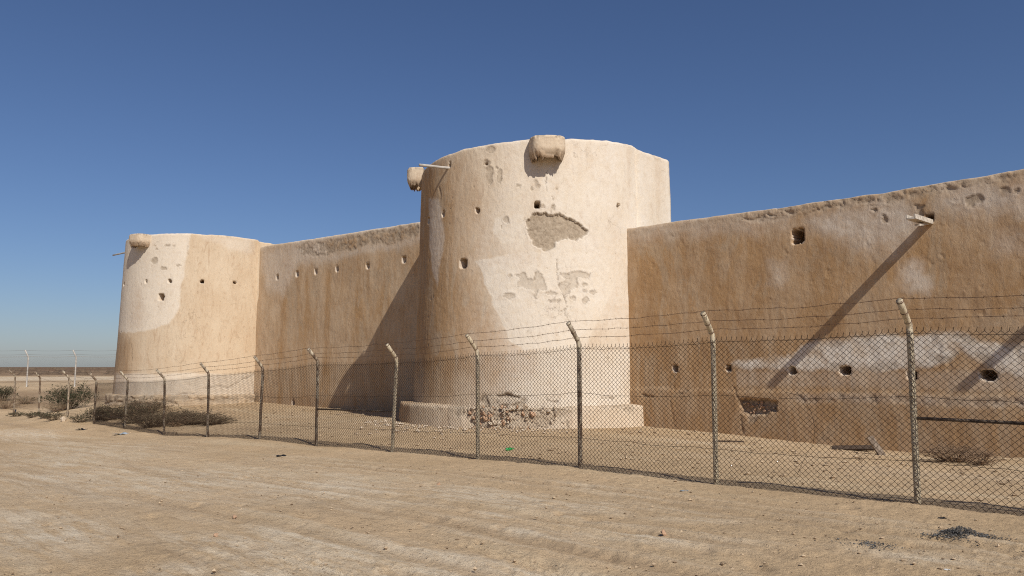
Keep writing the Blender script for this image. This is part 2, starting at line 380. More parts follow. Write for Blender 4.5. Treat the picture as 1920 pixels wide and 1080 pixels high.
def build_ground():
    rad = [0.0]; r = .6
    while r < 62: rad.append(r); r *= (1.0 + (.0085 if r > 4 else .05))
    while r < 9000: rad.append(r); r *= 1.035
    rad = np.array(rad)
    ang = np.concatenate([np.linspace(-46, 44, 400), np.linspace(48, 310, 66)])
    a = np.radians(ang); RR, AA = np.meshgrid(rad, a, indexing='ij')
    x = RR * np.sin(AA); y = RR * np.cos(AA)
    z = ground_z(x, y); s, q = sq_of(x, y); e = q - fence_q(s)
    road = sstep(.3, 1.2, e); rr = np.hypot(x, y); near = 1 - sstep(25, 55, rr)
    wx = x + .12 * perlin(x * 3, y * 3, 5); wy = y + .12 * perlin(x * 3, y * 3, 9)
    # clods and scuffs
    n1 = fbm(wx * 2.6, wy * 2.6, 1.0, 4, .6); n2 = fbm(x * 9, y * 9, 2.0, 3, .6)
    rough = .35 + .9 * sstep(-.1, .35, fbm(x * .35, y * .35, 8.0, 3))
    z += near * (.026 * n1 + .030 * rough * np.maximum(n2, -.15) + .006 * rough * perlin(x * 25, y * 25))
    # footprints / potholes
    f1, f2, idn = voronoi(wx * 1.35, wy * 1.35)
    hole = (1 - sstep(.07, .2, f1)) * ((idn % 7) < 3)
    z -= near * .03 * hole
    # wheel ruts along the track
    ruts = np.zeros_like(z); rutg = np.zeros_like(z); rutsh = np.zeros_like(z)
    for q0, amp, bend in ((11.4, .018, .6), (12.9, .02, .6), (13.9, .014, -.5), (15.3, .018, -.5), (10.5, .012, .3)):
        qq = q0 + bend * np.sin(s * .11 + q0) + .15 * perlin(s * .35, q0)
        dd = (q - qq); g = np.exp(-(dd / .13) ** 2); sh = np.exp(-((np.abs(dd) - .24) / .09) ** 2)
        k = sstep(-.35, .25, perlin(s * .22, q0 * 3.1)); ruts += k * 1.4 * (amp * .7 * sh - amp * g) + k * .004 * g * np.sign(np.sin(s * 45)); rutg = np.maximum(rutg, k * g); rutsh = np.maximum(rutsh, k * sh)
    z += near * ruts * road
    # tread print crossing the near track
    for pts in (((880, 1020), (1010, 1062), (1150, 1110)), ((540, 1050), (660, 1095), (800, 1150))):
        P = [ground_hit(*p_)[:2] for p_ in pts]; dd = seg_dist(x, y, P); t = (x * .84 - y * .5)
        z -= (dd < .13) * (.012 + .008 * np.sign(np.sin(t * 70)) + .006 * (np.abs(dd - .06) < .025))
    # pale salty crust
    pale = .8 * sstep(.0, .32, fbm(s * .12, q * .42, 4.0, 4)) * road * sstep(.8, 2.5, e)
    for px, py, rx, ry, k in ((105, 1003, 95, 34, 1.0), (330, 1070, 90, 14, .8), (600, 915, 190, 22, .75), (330, 900, 210, 26, .8), (150, 850, 130, 20, .6), (940, 967, 45, 7, .9), (1030, 1000, 160, 14, .55),
                              (1250, 1010, 170, 12, .6), (1750, 1048, 150, 12, .7), (1300, 975, 90, 6, .6), (760, 940, 160, 14, .5), (120, 895, 120, 18, .7)):
        c = ground_hit(px, py); ex = ground_hit(px + rx, py); ey = ground_hit(px, py + ry); ey2 = ground_hit(px, py - ry)
        L = max(.1, .5 * np.linalg.norm(ey2[:2] - ey[:2])); wd = max(.1, np.linalg.norm(ex[:2] - c[:2]))
        u = np.array([0, 1.0]) if py < 0 else c[:2] / np.linalg.norm(c[:2]); v = np.array([-u[1], u[0]])
        a_ = ((x - c[0]) * u[0] + (y - c[1]) * u[1]) / L; b_ = ((x - c[0]) * v[0] + (y - c[1]) * v[1]) / wd
        pale = np.maximum(pale, k * np.exp(-(a_ ** 2 + b_ ** 2) * .9))
    pale = np.clip(pale * (1 - .7 * rutg * road) + .35 * rutsh * road * near + .25 * sstep(-1.5, -3.5, e) * sstep(-.2, .4, fbm(x * .5, y * .5, 6., 3)) * near, 0, 1)
    # plain beyond: scrubby dark belts and a pale strip
    belt = fbm(x * .006, y * .006, 2., 3); lr = np.log(np.maximum(rr, 1)) + .3 * belt + .12 * fbm(x * .03, y * .03, 5., 4)
    far = sstep(np.log(130), np.log(170), lr) * .75 + sstep(np.log(330), np.log(420), lr) * .25
    far = np.maximum(far, .55 * sstep(.0, .4, fbm(x * .07, y * .07, 1., 4)) * sstep(38, 48, rr))
    strip = sstep(np.log(88), np.log(95), lr) * (1 - sstep(np.log(122), np.log(135), lr))
    far = far * (1 - .9 * strip); pale = np.maximum(pale, strip * .9)
    dirt = np.clip(.55 * np.exp(-((e + .3) / .45) ** 2) * sstep(9, 14, s) * near + .25 * hole * near + .22 * rutg * road * near, 0, 1)
    nr, nc = x.shape
    V = np.stack([x, y, z], -1)
    me = raw_mesh('ground', V, grid_faces(nr, nc, True)[nc:], np.array([[0, nc + (j + 1) % nc, nc + j] for j in range(nc)]),
                  dict(pale=pale, far=far, dirt=dirt))
    # face winding upward
    me.flip_normals() if me.polygons[10].normal.z < 0 else None
    tag(link('ground', me, M_SAND), kind='structure')
build_ground()

# ------------------------------------------------------------------ plaster features in (u, z)
class Feat:
    """relief, wear and painted shade arrays over a surface given in metres (u along, z up)"""
    def __init__(f, u, z, to_uz, seed, lump=.03):
        f.u, f.z, f.to = u, z, to_uz; f.seed = seed
        f.wu = u + .07 * fbm(u * 4, z * 4, seed, 3) + .045 * fbm(u * 13, z * 13, seed, 2); f.wz = z + .07 * fbm(u * 4, z * 4, seed + 5.5, 3) + .045 * fbm(u * 13, z * 13, seed + 3, 2)
        f.dep = lump * fbm(u * .45, z * .45, seed, 3) + .008 * fbm(u * 2.2, z * 1.3, seed + 2, 4, .6) + .004 * perlin(u * 9, z * 6, seed)
        sh = np.shape(u)
        f.brown = np.zeros(sh); f.white = np.zeros(sh); f.peel = np.zeros(sh); f.crack = np.zeros(sh); f.grime = np.zeros(sh)
    def P(f, pts): return [f.to(*p) for p in pts]
    def hole(f, px, py, w, h, deep=.75, rnd=.5):
        u0, z0 = f.to(px, py)
        x = (f.wu * .3 + f.u * .7 - u0) / (w / 2); y = (f.wz * .3 + f.z * .7 - z0) / (h / 2)
        k = 2.0 / max(rnd, .15); m = (np.abs(x) ** k + np.abs(y) ** k)
        f.dep = np.where(m < 1, -deep, f.dep - .012 * np.exp(-(np.maximum(m - 1, 0)) * 2.0))
        f.grime = np.maximum(f.grime, .25 * np.exp(-(x / 1.6) ** 2) * np.exp(-np.maximum(-(y + 1), 0) / 3.5) * (y < 0) * (np.abs(y) < 12))
        f.brown = np.where(m < 1, 1.0, f.brown); f.grime = np.where(m < 1, .75, f.grime); f.white = np.where(m < 1, 0, np.where(m < 1.9, np.maximum(f.white, .6), f.white))  # hole shade painted over bare earth; white ring paints a sunlit rim
    def flake(f, pts, deep=.02, peel=.9, px=True, lip=.006):
        pts = f.P(pts) if px else pts
        sd = poly_sd(f.wu, f.wz, pts); k = 1 - sstep(-.012, .012, sd)
        f.dep -= deep * k; f.dep += lip * np.exp(-((sd - .03) / .03) ** 2)
        f.peel = np.maximum(f.peel, peel * k)
        f.dep += k * .006 * fbm(f.u * 9, f.z * 9, f.seed + 9, 3)
        f.crack = np.maximum(f.crack, .55 * np.exp(-(sd / .012) ** 2))
        return sd
    def ell(f, px, py, rx, ry, deep=.012, peel=.6):
        a = np.linspace(0, 2 * math.pi, 9)[:-1]
        f.flake([(px + rx * math.cos(t) * random.uniform(.8, 1.15), py + ry * math.sin(t) * random.uniform(.8, 1.15)) for t in a], deep, peel)
    def line(f, pts, w=.012, deep=.02, k=.9):
        d = seg_dist(f.wu, f.wz, f.P(pts)); g = np.exp(-(d / w) ** 2)
        f.dep -= deep * g; f.crack = np.maximum(f.crack, k * g)
    def zone(f, arr, pts, val, soft=.15):
        sd = poly_sd(f.u + .18 * fbm(f.u * 1.5, f.z * 1.5, f.seed + 4, 3), f.z + .18 * fbm(f.u * 1.5, f.z * 1.5, f.seed + 8, 3), f.P(pts))
        k = 1 - sstep(-soft, soft, sd); a = getattr(f, arr); setattr(f, arr, a * (1 - k) + val * k); return k
    def crumble(f, mask, amp=.03, scale=3.2):   # broken, scaling plaster
        f1, f2, idn = voronoi((f.u + .1 * perlin(f.u * 5, f.z * 5)) * scale, (f.z + .1 * perlin(f.u * 5, f.z * 5, 7)) * scale * 1.5, int(f.seed))
        gone = ((idn * 7919) % 100 < 38) * mask * sstep(.02, .12, f2 - f1)
        f.dep -= amp * gone + mask * amp * .5 * np.exp(-((f2 - f1) / .09) ** 2)
        f.peel = np.maximum(f.peel, .7 * gone); f.crack = np.maximum(f.crack, mask * .7 * np.exp(-((f2 - f1) / .06) ** 2))
    def dots(f, n, zlo, zhi, ulo, uhi, rs):
        for _ in range(n):
            u0 = rs.uniform(ulo, uhi); z0 = rs.uniform(zlo, zhi); rr = rs.uniform(.012, .04)
            d = np.hypot((f.wu - u0), (f.wz - z0) * rs.uniform(.6, 1.4)); g = d < rr
            f.dep = np.where(g, f.dep - .02, f.dep); f.peel = np.where(g, .8, f.peel)
    def attrs(f, nr_extra=None):
        return dict(brown=np.clip(f.brown, 0, 1), white=np.clip(f.white, 0, 1), peel=np.clip(f.peel, 0, 1), crack=np.clip(f.crack, 0, 1), grime=np.clip(f.grime, 0, 1))

# ------------------------------------------------------------------ towers
class Tower:
    def __init__(t, s, q, rt, rb, zt, zb, seed, cell, back):
        t.C = W(s, q); t.s, t.q = s, q; t.rt, t.rb, t.zt, t.zb, t.seed, t.cell = rt, rb, zt, zb, seed, cell
        t.Rm = (rt + rb) / 2; t.KQ = .76; t.back = back
        t.beta = math.asin((t.KQ) / t.Rm)
    def rad(t, z):
        k = np.clip((z - t.zb) / (t.zt - t.zb), -.2, 1); return t.rb + (t.rt - t.rb) * (k ** .8 if np.isscalar(k) and k > 0 else np.sign(k) * np.abs(k) ** .8)
    def dirs(t, phi): return -D * math.cos(phi) + N * math.sin(phi)
    def to_uz(t, px, py):             # photo pixel -> arc length, height on the curved face
        r = ray(px, py); ro = t.rt
        for _ in range(12):
            a = r[:2] @ r[:2]; b = -2 * r[:2] @ t.C; c = t.C @ t.C - ro * ro; disc = b * b - 4 * a * c
            k = (-b - math.sqrt(max(disc, 0))) / (2 * a); p = r * k; ro = float(t.rad(np.array(p[2] + EYE)))
        v = p[:2] - t.C; phi = math.atan2(v @ N, v @ -D)
        return phi * t.Rm, p[2] + EYE
    def columns(t):
        """list of (kind, value) around the plan; u is arc length with 0 at the right wall line"""
        cols = []
        c = t.cell
        bu = -t.beta * t.Rm
        for x in np.concatenate([np.linspace(t.back, .1, max(6, int(t.back / .08))), [.05, .02, .004]]): cols.append(('r', x, bu - x))
        for u in np.arange(bu, math.pi * t.Rm - bu, c): cols.append(('c', u / t.Rm, u))
        ue = math.pi * t.Rm - bu
        for x in np.concatenate([[.004, .05], np.linspace(.2, t.back, 10)]): cols.append(('l', x, ue + x))
        for x in np.concatenate([[.01], np.linspace(.1, .9, 9), [.99]]): cols.append(('b', x, ue + t.back + x * 7))
        return cols
    def plan(t, cols, Rz):            # Rz: (nr, nc) outward radius -> position and normal
        nr, nc = Rz.shape; P = np.zeros((nr, nc, 2)); NN = np.zeros((nc, 2)); cb = math.cos(t.beta)
        for j, (k, v, u) in enumerate(cols):
            r = Rz[:, j][:, None]
            if k == 'c':
                n = t.dirs(v); P[:, j] = t.C + n * r
            elif k == 'r':
                n = -D; P[:, j] = t.C - D * (r * cb + .10) - N * (t.KQ + v)
            elif k == 'l':
                n = D; P[:, j] = t.C + D * (r * cb + .0) - N * (t.KQ + v)
            else:
                n = -N; w = (2 * v - 1); P[:, j] = t.C + D * (w * t.rt * cb) - N * (t.KQ + t.back + .01)
            NN[j] = n
        return P, NN

def build_tower(T, name, label, feats, rim_amp=.05, rim_tilt=((0, 1), (0, 0))):
    root = empty(name, (T.C[0], T.C[1], T.zb), label, 'tower')
    base = np.array([T.C[0], T.C[1], T.zb])
    cols = T.columns(); nc = len(cols)
    zr = np.arange(T.zb - .4, T.zt - .1, T.cell)
    zs = np.concatenate([zr, [T.zt - .09, T.zt - .06, T.zt - .035, T.zt - .015, T.zt - .003, T.zt, T.zt, T.zt, T.zt - .02, T.zt - .06, T.zt - 1.3]])
    ins = np.concatenate([np.zeros(len(zr)), [0, .005, .015, .035, .07, .12, .25, .42, .48, .5, .5]])
    nr = len(zs); ucol = np.array([c[2] for c in cols])
    U = np.broadcast_to(ucol, (nr, nc)).copy(); Z = np.broadcast_to(zs[:, None], (nr, nc)).copy(); I = np.broadcast_to(ins[:, None], (nr, nc))
    Z = np.where(I > .13, Z + (I - .13) * .0, Z)
    # uneven rim
    top = sstep(T.zt - 2.2, T.zt, Z) * (I < .499)
    rim = rim_amp * fbm(ucol * .55, 3.3, T.seed, 3) + .025 * fbm(ucol * 3.1, 1.7, T.seed, 3)
    rim = rim + np.interp(ucol, *rim_tilt)
    rim = rim - np.array([.10 if c[0] == 'r' else 0 for c in cols])
    Zr = Z + top * rim[None, :]
    f = Feat(U, Z, T.to_uz, T.seed)
    feats(f)
    # crumbled edge of the rim
    e = (1 - sstep(.0, .30 + .12 * fbm(ucol * 1.3, .5, T.seed, 3), T.zt - Z)) * sstep(.0, .45, fbm(U * .8, .3, T.seed + 3, 3))
    f.crumble(np.where(I < .1, e, 0), .035, 4.2)
    f.white = np.where(I > .03, np.maximum(f.white, .55), f.white)  # whitened rim top, a highlight put into the colour
    Rz = T.rad(np.minimum(Z, T.zt)) - I
    P, NN = T.plan(cols, Rz)
    side = 1 - sstep(.02, .1, I)
    XY = P + (f.dep * side)[..., None] * NN[None]
    Zf = Zr + np.where(I > .05, .02 * fbm(U * 2, I * 3, T.seed, 3), 0)
    V = np.concatenate([XY, Zf[..., None]], -1) - base
    me = raw_mesh('body', V, grid_faces(nr, nc, True), None, f.attrs(), True, [np.arange((nr - 1) * nc, nr * nc)])
    link('body', me, M_PLASTER, root)
    return root, base

def plinth(T, root, base, rp, zlo, zhi, feats, cell, back=1.0):
    a0, a1 = -.12, math.pi + .12
    u = np.arange(a0 * rp, a1 * rp, cell); prof = [(zlo, 0.)]
    z = zlo
    while z < zhi - .05: prof.append((z, .0)); z += cell
    prof += [(zhi - .04, .006), (zhi - .015, .02), (zhi, .06), (zhi + .02, .3), (zhi + .05, .62)]
    zs = np.array([p[0] for p in prof]); ins = np.array([p[1] for p in prof]); nr, nc = len(zs), len(u)
    U = np.broadcast_to(u, (nr, nc)).copy(); Z = np.broadcast_to(zs[:, None], (nr, nc)).copy(); I = np.broadcast_to(ins[:, None], (nr, nc))
    def to(px, py):
        r = ray(px, py); a = r[:2] @ r[:2]; b = -2 * r[:2] @ T.C; c = T.C @ T.C - rp * rp
        k = (-b - math.sqrt(max(b * b - 4 * a * c, 0))) / (2 * a); p = r * k; v = p[:2] - T.C
        return math.atan2(v @ N, v @ -D) * rp, p[2] + EYE
    f = Feat(U, Z, to, T.seed + 11, .05)
    feats(f)
    side = 1 - sstep(.02, .08, I)
    rr = rp + .06 * (zhi - np.minimum(Z, zhi)) - I + f.dep * side
    phi = U / rp
    X = T.C[0] + rr * (-D[0] * np.cos(phi) + N[0] * np.sin(phi)); Y = T.C[1] + rr * (-D[1] * np.cos(phi) + N[1] * np.sin(phi))
    Zf = Z + (I > .01) * (.02 * fbm(U * 2, I * 4, 3.) + f.dep * .5)
    V = np.stack([X, Y, Zf], -1) - base
    o = link('plinth', raw_mesh('plinth', V, grid_faces(nr, nc), None, f.attrs()), M_PLASTER, root)
    return o, to

# stones: a few shared rubble shapes
def stone_mesh(seed, name='stone'):
    import bmesh
    rs = np.random.RandomState(seed); bm = bmesh.new()
    for _ in range(13):
        v = rs.normal(size=3); v /= np.linalg.norm(v) ** 1.0; v *= np.array([1, .75, .6]) * rs.uniform(.75, 1.0); bm.verts.new(v)
    r = bmesh.ops.convex_hull(bm, input=bm.verts)
    bmesh.ops.delete(bm, geom=[g for g in r['geom_interior'] if isinstance(g, bmesh.types.BMVert)], context='VERTS')
    me = bpy.data.meshes.new(name); bm.to_mesh(me); bm.free(); return me
STONES = []
for k in range(7):
    for mm in (M_STONE, M_STONE2):
        me = stone_mesh(40 + k); me.materials.append(mm); STONES.append(me)
def put_stone(loc, size, rs, parent=None, pale=None, name='stone'):
    o = bpy.data.objects.new(name, STONES[rs.randint(len(STONES)) if pale is None else 2 * rs.randint(7) + (0 if pale else 1)])
    col.objects.link(o); o.location = loc; o.rotation_euler = rs.uniform(0, 6.3, 3); o.scale = size * rs.uniform(.75, 1.25, 3)
    if parent is not None: o.parent = parent
    return o

def machicolation(T, root, base, phi, width, out, zlo, zhi, seed, ex=.55):
    """hollow rounded box hung on the rim, open below"""
    n = T.dirs(phi); tn = np.array([-n[1], n[0]]); r0 = T.rt - .06
    na = 44; a = np.linspace(-1, 1, na)
    # superellipse plan
    th = np.linspace(0, math.pi, na); px = np.sign(np.cos(th)) * np.abs(np.cos(th)) ** ex * width / 2; py = np.abs(np.sin(th)) ** ex * out
    rows = []
    zz = np.concatenate([np.linspace(zlo, zhi - .05, 22), [zhi - .02, zhi, zhi + .01]]); sc = np.concatenate([1.02 - .16 * (1 - np.linspace(0, 1, 13)) ** 2.2, np.full(9, 1.02), [1.0, .95, .72]])
    rag = .12 * fbm(th * 2.2, seed, 1.0, 3) + .09 * perlin(th * 7, seed) + .05 * perlin(th * 17, seed)
    for z, k in zip(zz, sc):
        w = max(0, 1 - (z - zlo) / .22)
        rows.append((px * k, py * k, z + rag * w))
    # inner shell, going back down
    for z in (zhi - .02, zhi - .2, zlo + .3, zlo): rows.append((px * .72, py * .72, z + rag * (z == zlo) + 0 * th))
    V = np.zeros((len(rows), na, 3)); nr = len(rows)
    for i, (x, y, z) in enumerate(rows):
        d = 0 if i >= len(zz) else 1
        k = d * (.018 * fbm(th * 1.6 + 3, z * 3, seed, 3) + .008 * perlin(th * 6, z * 10, seed))
        xy = T.C + n * (r0 + (y + k)[:, None]) + tn * (x * (1 + k))[:, None]
        V[i] = np.concatenate([xy, (z + 0 * th)[:, None]], 1)
    # lid closing the top
    U = np.broadcast_to(th * .6, (nr, na)); Z = V[..., 2]
    low = sstep(zlo + .34, zlo + .02, Z + .1 * fbm(U * 4, Z * 4, seed, 3)); hi = sstep(zhi - .14, zhi - .02, Z + .08 * fbm(U * 6, Z * 5, seed + 2, 3))
    f1, f2, idn = voronoi(U * 7, Z * 6, int(seed)); ck = np.exp(-((f2 - f1) / .07) ** 2)
    V[..., :2] -= (np.clip(low + hi, 0, 1) * .03 * ((idn % 10) < 4))[..., None] * n
    at = dict(brown=.25 + .4 * low, white=.15 + 0 * low, peel=np.clip((low + hi) * ((idn % 10) < 4), 0, 1) * .8, crack=np.clip(low + hi + .12, 0, 1) * ck, grime=.4 * low)
    lid = np.arange((len(zz) - 1) * na, len(zz) * na)
    F = grid_faces(nr, na)
    me = raw_mesh('machicolation', V - base, F, None, at, True, None)
    o = link('machicolation', me, M_PLASTER, root)
    me2 = raw_mesh('lid', V[len(zz) - 1] - base + np.array([0, 0, -.012]), None, None, dict(brown=np.zeros(na), white=np.full(na, .5)), True, [np.arange(na)])
    link('lid', me2, M_PLASTER, o)
    return o

random.seed(5)
Z = lambda lst, sx, ox, oy: [(ox + x / sx, oy + y / sx) for x, y in lst]
ZT_MAIN = EYE + 6.60
TM = Tower(S_MAIN, 0.0, 3.80, 4.02, ZT_MAIN, 0.05, 3.0, .032, 1.85)
def main_feats(f):
    rs = np.random.RandomState(3)
    f.brown[:] = .10 + .16 * fbm(f.u * .7, f.z * .5, 2., 3); f.white[:] = .78 * (1 - sstep(2.5, 7.0, f.u)) * (.75 + .6 * fbm(f.u * .9, f.z * .6, 7., 3))
    f.zone('brown', [(760, 300), (880, 300), (930, 420), (960, 480), (985, 540), (985, 660), (960, 760), (740, 760)], .6, .5)
    f.zone('brown', [(760, 330), (840, 330), (850, 520), (900, 560), (930, 640), (900, 700), (760, 700)], 1.0, .5)
    f.zone('brown', [(860, 590), (1000, 640), (1000, 700), (940, 720), (840, 700)], 1.0, .35)
    # big pale repair, V shaped
    k = f.zone('brown', Z([(450, -40), (520, 110), (560, 250), (640, 420), (720, 470), (1010, 470), (1110, 290), (1180, 110), (1250, -60), (900, -90), (600, -60)], 3, 740, 500), .03, .035)
    f.white = np.maximum(f.white, .65 * k)
    k = f.zone('brown', [(1205, 440), (1160, 520), (1120, 600), (1095, 660), (1190, 660), (1215, 560)], .38, .06)
    k = f.zone('brown', [(925, 412), (945, 402), (985, 404), (992, 440), (985, 458), (940, 456), (924, 436)], .02, .05); f.white = np.maximum(f.white, .6 * k)
    f.zone('brown', [(880, 486), (990, 478), (1020, 492), (900, 500)], .45, .2)
    f.zone('grime', [(788, 380), (812, 380), (815, 700), (785, 700)], .35, .35)
    f.zone('white', [(803, 375), (822, 372), (832, 420), (830, 470), (818, 540), (806, 470)], .55, .08)
    sd = f.flake(Z([(620, 180), (680, 105), (770, 98), (795, 92), (830, 104), (960, 110), (1000, 145), (1050, 145), (1110, 190), (1200, 270), (1140, 318), (1075, 350), (985, 322), (905, 350), (880, 410), (805, 452), (680, 380), (640, 260)], 4.909, 860, 380), .065, 1.0)
    ins = sd < -.02
    f1, f2, idn = voronoi(f.wu * 3.0, f.wz * 4.5, 3); ck = np.exp(-((f2 - f1) / .045) ** 2) * ins; f.crack = np.maximum(f.crack, .6 * ck); f.dep -= .012 * ck
    f.flake(Z([(525, 665), (600, 640), (640, 690), (690, 710), (720, 620), (760, 650), (800, 750), (815, 800), (720, 805), (705, 900), (695, 810), (620, 800), (545, 765), (565, 690)], 4.909, 860, 380), .012, .42)
    f.flake(Z([(930, 640), (970, 655), (1130, 635), (1220, 650), (1200, 680), (1085, 690), (1085, 730), (1110, 760), (1050, 800), (970, 850), (920, 760), (985, 710)], 4.909, 860, 380), .012, .42)
    for x, y, rx, ry in ((470, 855, 55, 26), (1160, 755, 28, 18), (1235, 825, 34, 18), (1055, 880, 28, 18), (1170, 900, 26, 34), (1160, 808, 20, 12), (480, 670, 22, 12), (850, 830, 60, 20), (880, 905, 60, 18)):
        f.ell(860 + x / 4.909, 380 + y / 4.909, rx / 4.909, ry / 4.909, .01, .5)
    f.line(Z([(900, 490), (895, 640), (925, 730), (940, 810), (970, 880), (1000, 970), (930, 1000), (880, 960)], 4.909, 860, 380), .012, .02, .85)
    f.line(Z([(970, 990), (990, 1050), (1020, 1090)], 4.909, 860, 380), .01, .015, .7)
    f.line([(1026, 326), (1024, 350), (1028, 362)], .012, .02, .8); f.line([(1036, 370), (1037, 385), (1033, 402)], .01, .02, .8)
    for x, y, rx, ry in ((918, 330, 7, 16), (938, 333, 5, 13), (912, 308, 6, 5), (972, 352, 5, 3), (1010, 352, 4, 4), (1132, 268, 14, 5), (920, 284, 8, 8), (1005, 345, 4, 5), (950, 412, 6, 7), (1017, 387, 4, 3), (1038, 389, 4, 4)):
        f.ell(x, y, rx, ry, .012, .6)
    f.hole(1007.5, 385, .17, .20); f.hole(895, 395, .13, .13); f.hole(868.5, 494, .26, .27, .75, .35); f.hole(1160, 389, .13, .13)
    f.hole(831, 401, .13, .19); f.hole(803.5, 413, .16, .19); f.hole(843, 309, .08, .18, .3); f.hole(912, 310, .09, .1, .12)
    f.line([(790, 340), (793, 372)], .02, .02, .7); f.line([(824, 350), (826, 372)], .03, .02, .6); f.line([(796, 455), (793, 470)], .02, .02, .7)
    for _ in range(16): f.zone('grime', [(rs.uniform(800, 1190), rs.uniform(270, 330))] * 1 + [(0, 0)] * 0, 0, .1) if False else None
    f.dots(55, 1.5, 8, .3, 11, rs)
    # the foot of the body, worn off above the plinth
    m = 1 - sstep(-.08, .12, poly_sd(f.wu, f.wz, f.P([(905, 742), (930, 740), (965, 740), (985, 748), (985, 775), (895, 775), (895, 750)]))); f.crumble(m, .05, 4.6); f.peel = np.maximum(f.peel, .4 * m)
    f.line([(932, 741), (950, 742), (972, 745)], .03, .06, .9); f.line([(1024, 745), (1026, 752), (1045, 752)], .02, .03, .8); f.line([(1128, 745), (1150, 748)], .02, .03, .7)
    k = np.exp(-((f.z - (ZT_MAIN - .25)) / .35) ** 2); f.brown = np.clip(f.brown + .1 * k, 0, 1)
    # streaks hanging from the top
    st = sstep(.15, .6, perlin(f.u * 2.6, 7.7)) * sstep(4.4, 8.0, f.z + .8 * perlin(f.u * 3, 2.)); f.brown = np.clip(f.brown + .3 * st, 0, 1)
tower_root, tower_base = build_tower(TM, 'round_tower', 'large round bastion tower with a big flaked grey patch in its plaster', main_feats, .05, ((-3, -.8, 2.5, 5.5, 8, 11), (.45, .45, .17, .04, -.1, 0)))
_, zpl = TM.to_uz(960, 752)
def plinth_feats(f):
    rs = np.random.RandomState(9)
    f.brown[:] = .35 + .5 * (1 - sstep(3, 5.5, 14 - f.u)) ; f.brown = np.where(f.u > 8.2, .75, .3) * 1.0
    f.brown = .3 + .5 * sstep(7.4, 9.2, f.u)
    f.white[:] = .25 * (1 - sstep(5, 8, f.u))
    m1 = 1 - sstep(-.15, .2, poly_sd(f.wu, f.wz, f.P([(868, 752), (895, 738), (1000, 738), (1060, 748), (1066, 775), (1030, 800), (990, 818), (885, 818), (874, 780)])))
    f.dep -= .09 * m1; f.peel = np.maximum(f.peel, .6 * m1); f.crumble(m1, .03, 6)
    f.crumble((1 - sstep(.15, .45, .85 - f.z + .3 * fbm(f.u, f.z, 4., 3))) * .9, .04, 4.0)
    f.flake([(845, 760), (866, 758), (870, 776), (855, 782)], .03, .8); f.line([(838, 758), (842, 800)], .014, .02, .7); f.line([(1062, 790), (1066, 806)], .03, .03, .8)
    f.crumble(1 - sstep(-.1, .15, poly_sd(f.wu, f.wz, f.P([(1120, 742), (1190, 742), (1185, 775), (1125, 765)]))), .03, 5)
pl_o, pl_to = plinth(TM, tower_root, tower_base, R_PL, -.35, .62, plinth_feats, .035)
rs = np.random.RandomState(21)
pl_base = tower_base
n_st = 0
for k in range(700):
    px, py = rs.uniform(876, 1062), rs.uniform(742, 814)
    if n_st >= 190: break
    if rs.rand() < (px - 930) / 150: continue
    u, z = pl_to(px, py)
    if z > .66 or z < -.1: continue
    ph = u / R_PL; v = TM.dirs(ph); sz = .026 + .11 * rs.rand() ** 2.6
    p = TM.C + v * (R_PL - .075 + rs.normal() * .02 - sz * .1 + .06 * max(0, .6 - z))
    put_stone(np.array([p[0], p[1], z]) - tower_base, sz, rs, pl_o, rs.rand() < .45 + (px - 900) / 200); n_st += 1
zmt = ZT_MAIN + .10
ua, _ = TM.to_uz(1025, 275); machicolation(TM, tower_root, tower_base, ua / TM.Rm, 1.04, .62, zmt - .66, zmt, 1.7)
_rl = ray(776, 322); _z1 = EYE + 26.2 * _rl[2] / _rl[1]; _rl = ray(776, 356); _z0 = EYE + 26.2 * _rl[2] / _rl[1]
machicolation(TM, tower_root, tower_base, R(137), .92, .56, _z0, _z1, 6.3, .42)
def pole(T, root, base, px, py, dirv, length, r, mat, name='drain_spout', drop=-.03):
    u, z = T.to_uz(px, py); n = T.dirs(u / T.Rm); p = T.C + n * (float(T.rad(np.array(z))) - .25); a = Acc()
    d = np.array([dirv[0], dirv[1], drop]); st = np.array([p[0], p[1], z]); L = length + .25
    pts = [st + d * L * k for k in np.linspace(0, 1, 6)]; pts = [q + rs.normal(size=3) * .004 for q in pts]
    a.tube(pts, [r, r * 1.03, r, r * .97, r, r * .96], 9, True)
    return link(name, a.mesh(name, base, True), mat, root)
uu, _ = TM.to_uz(842, 313); v = TM.dirs(uu / TM.Rm)
pole(TM, tower_root, tower_base, 843, 314, v * .93 + D * .25, 1.02, .045, M_GALV)

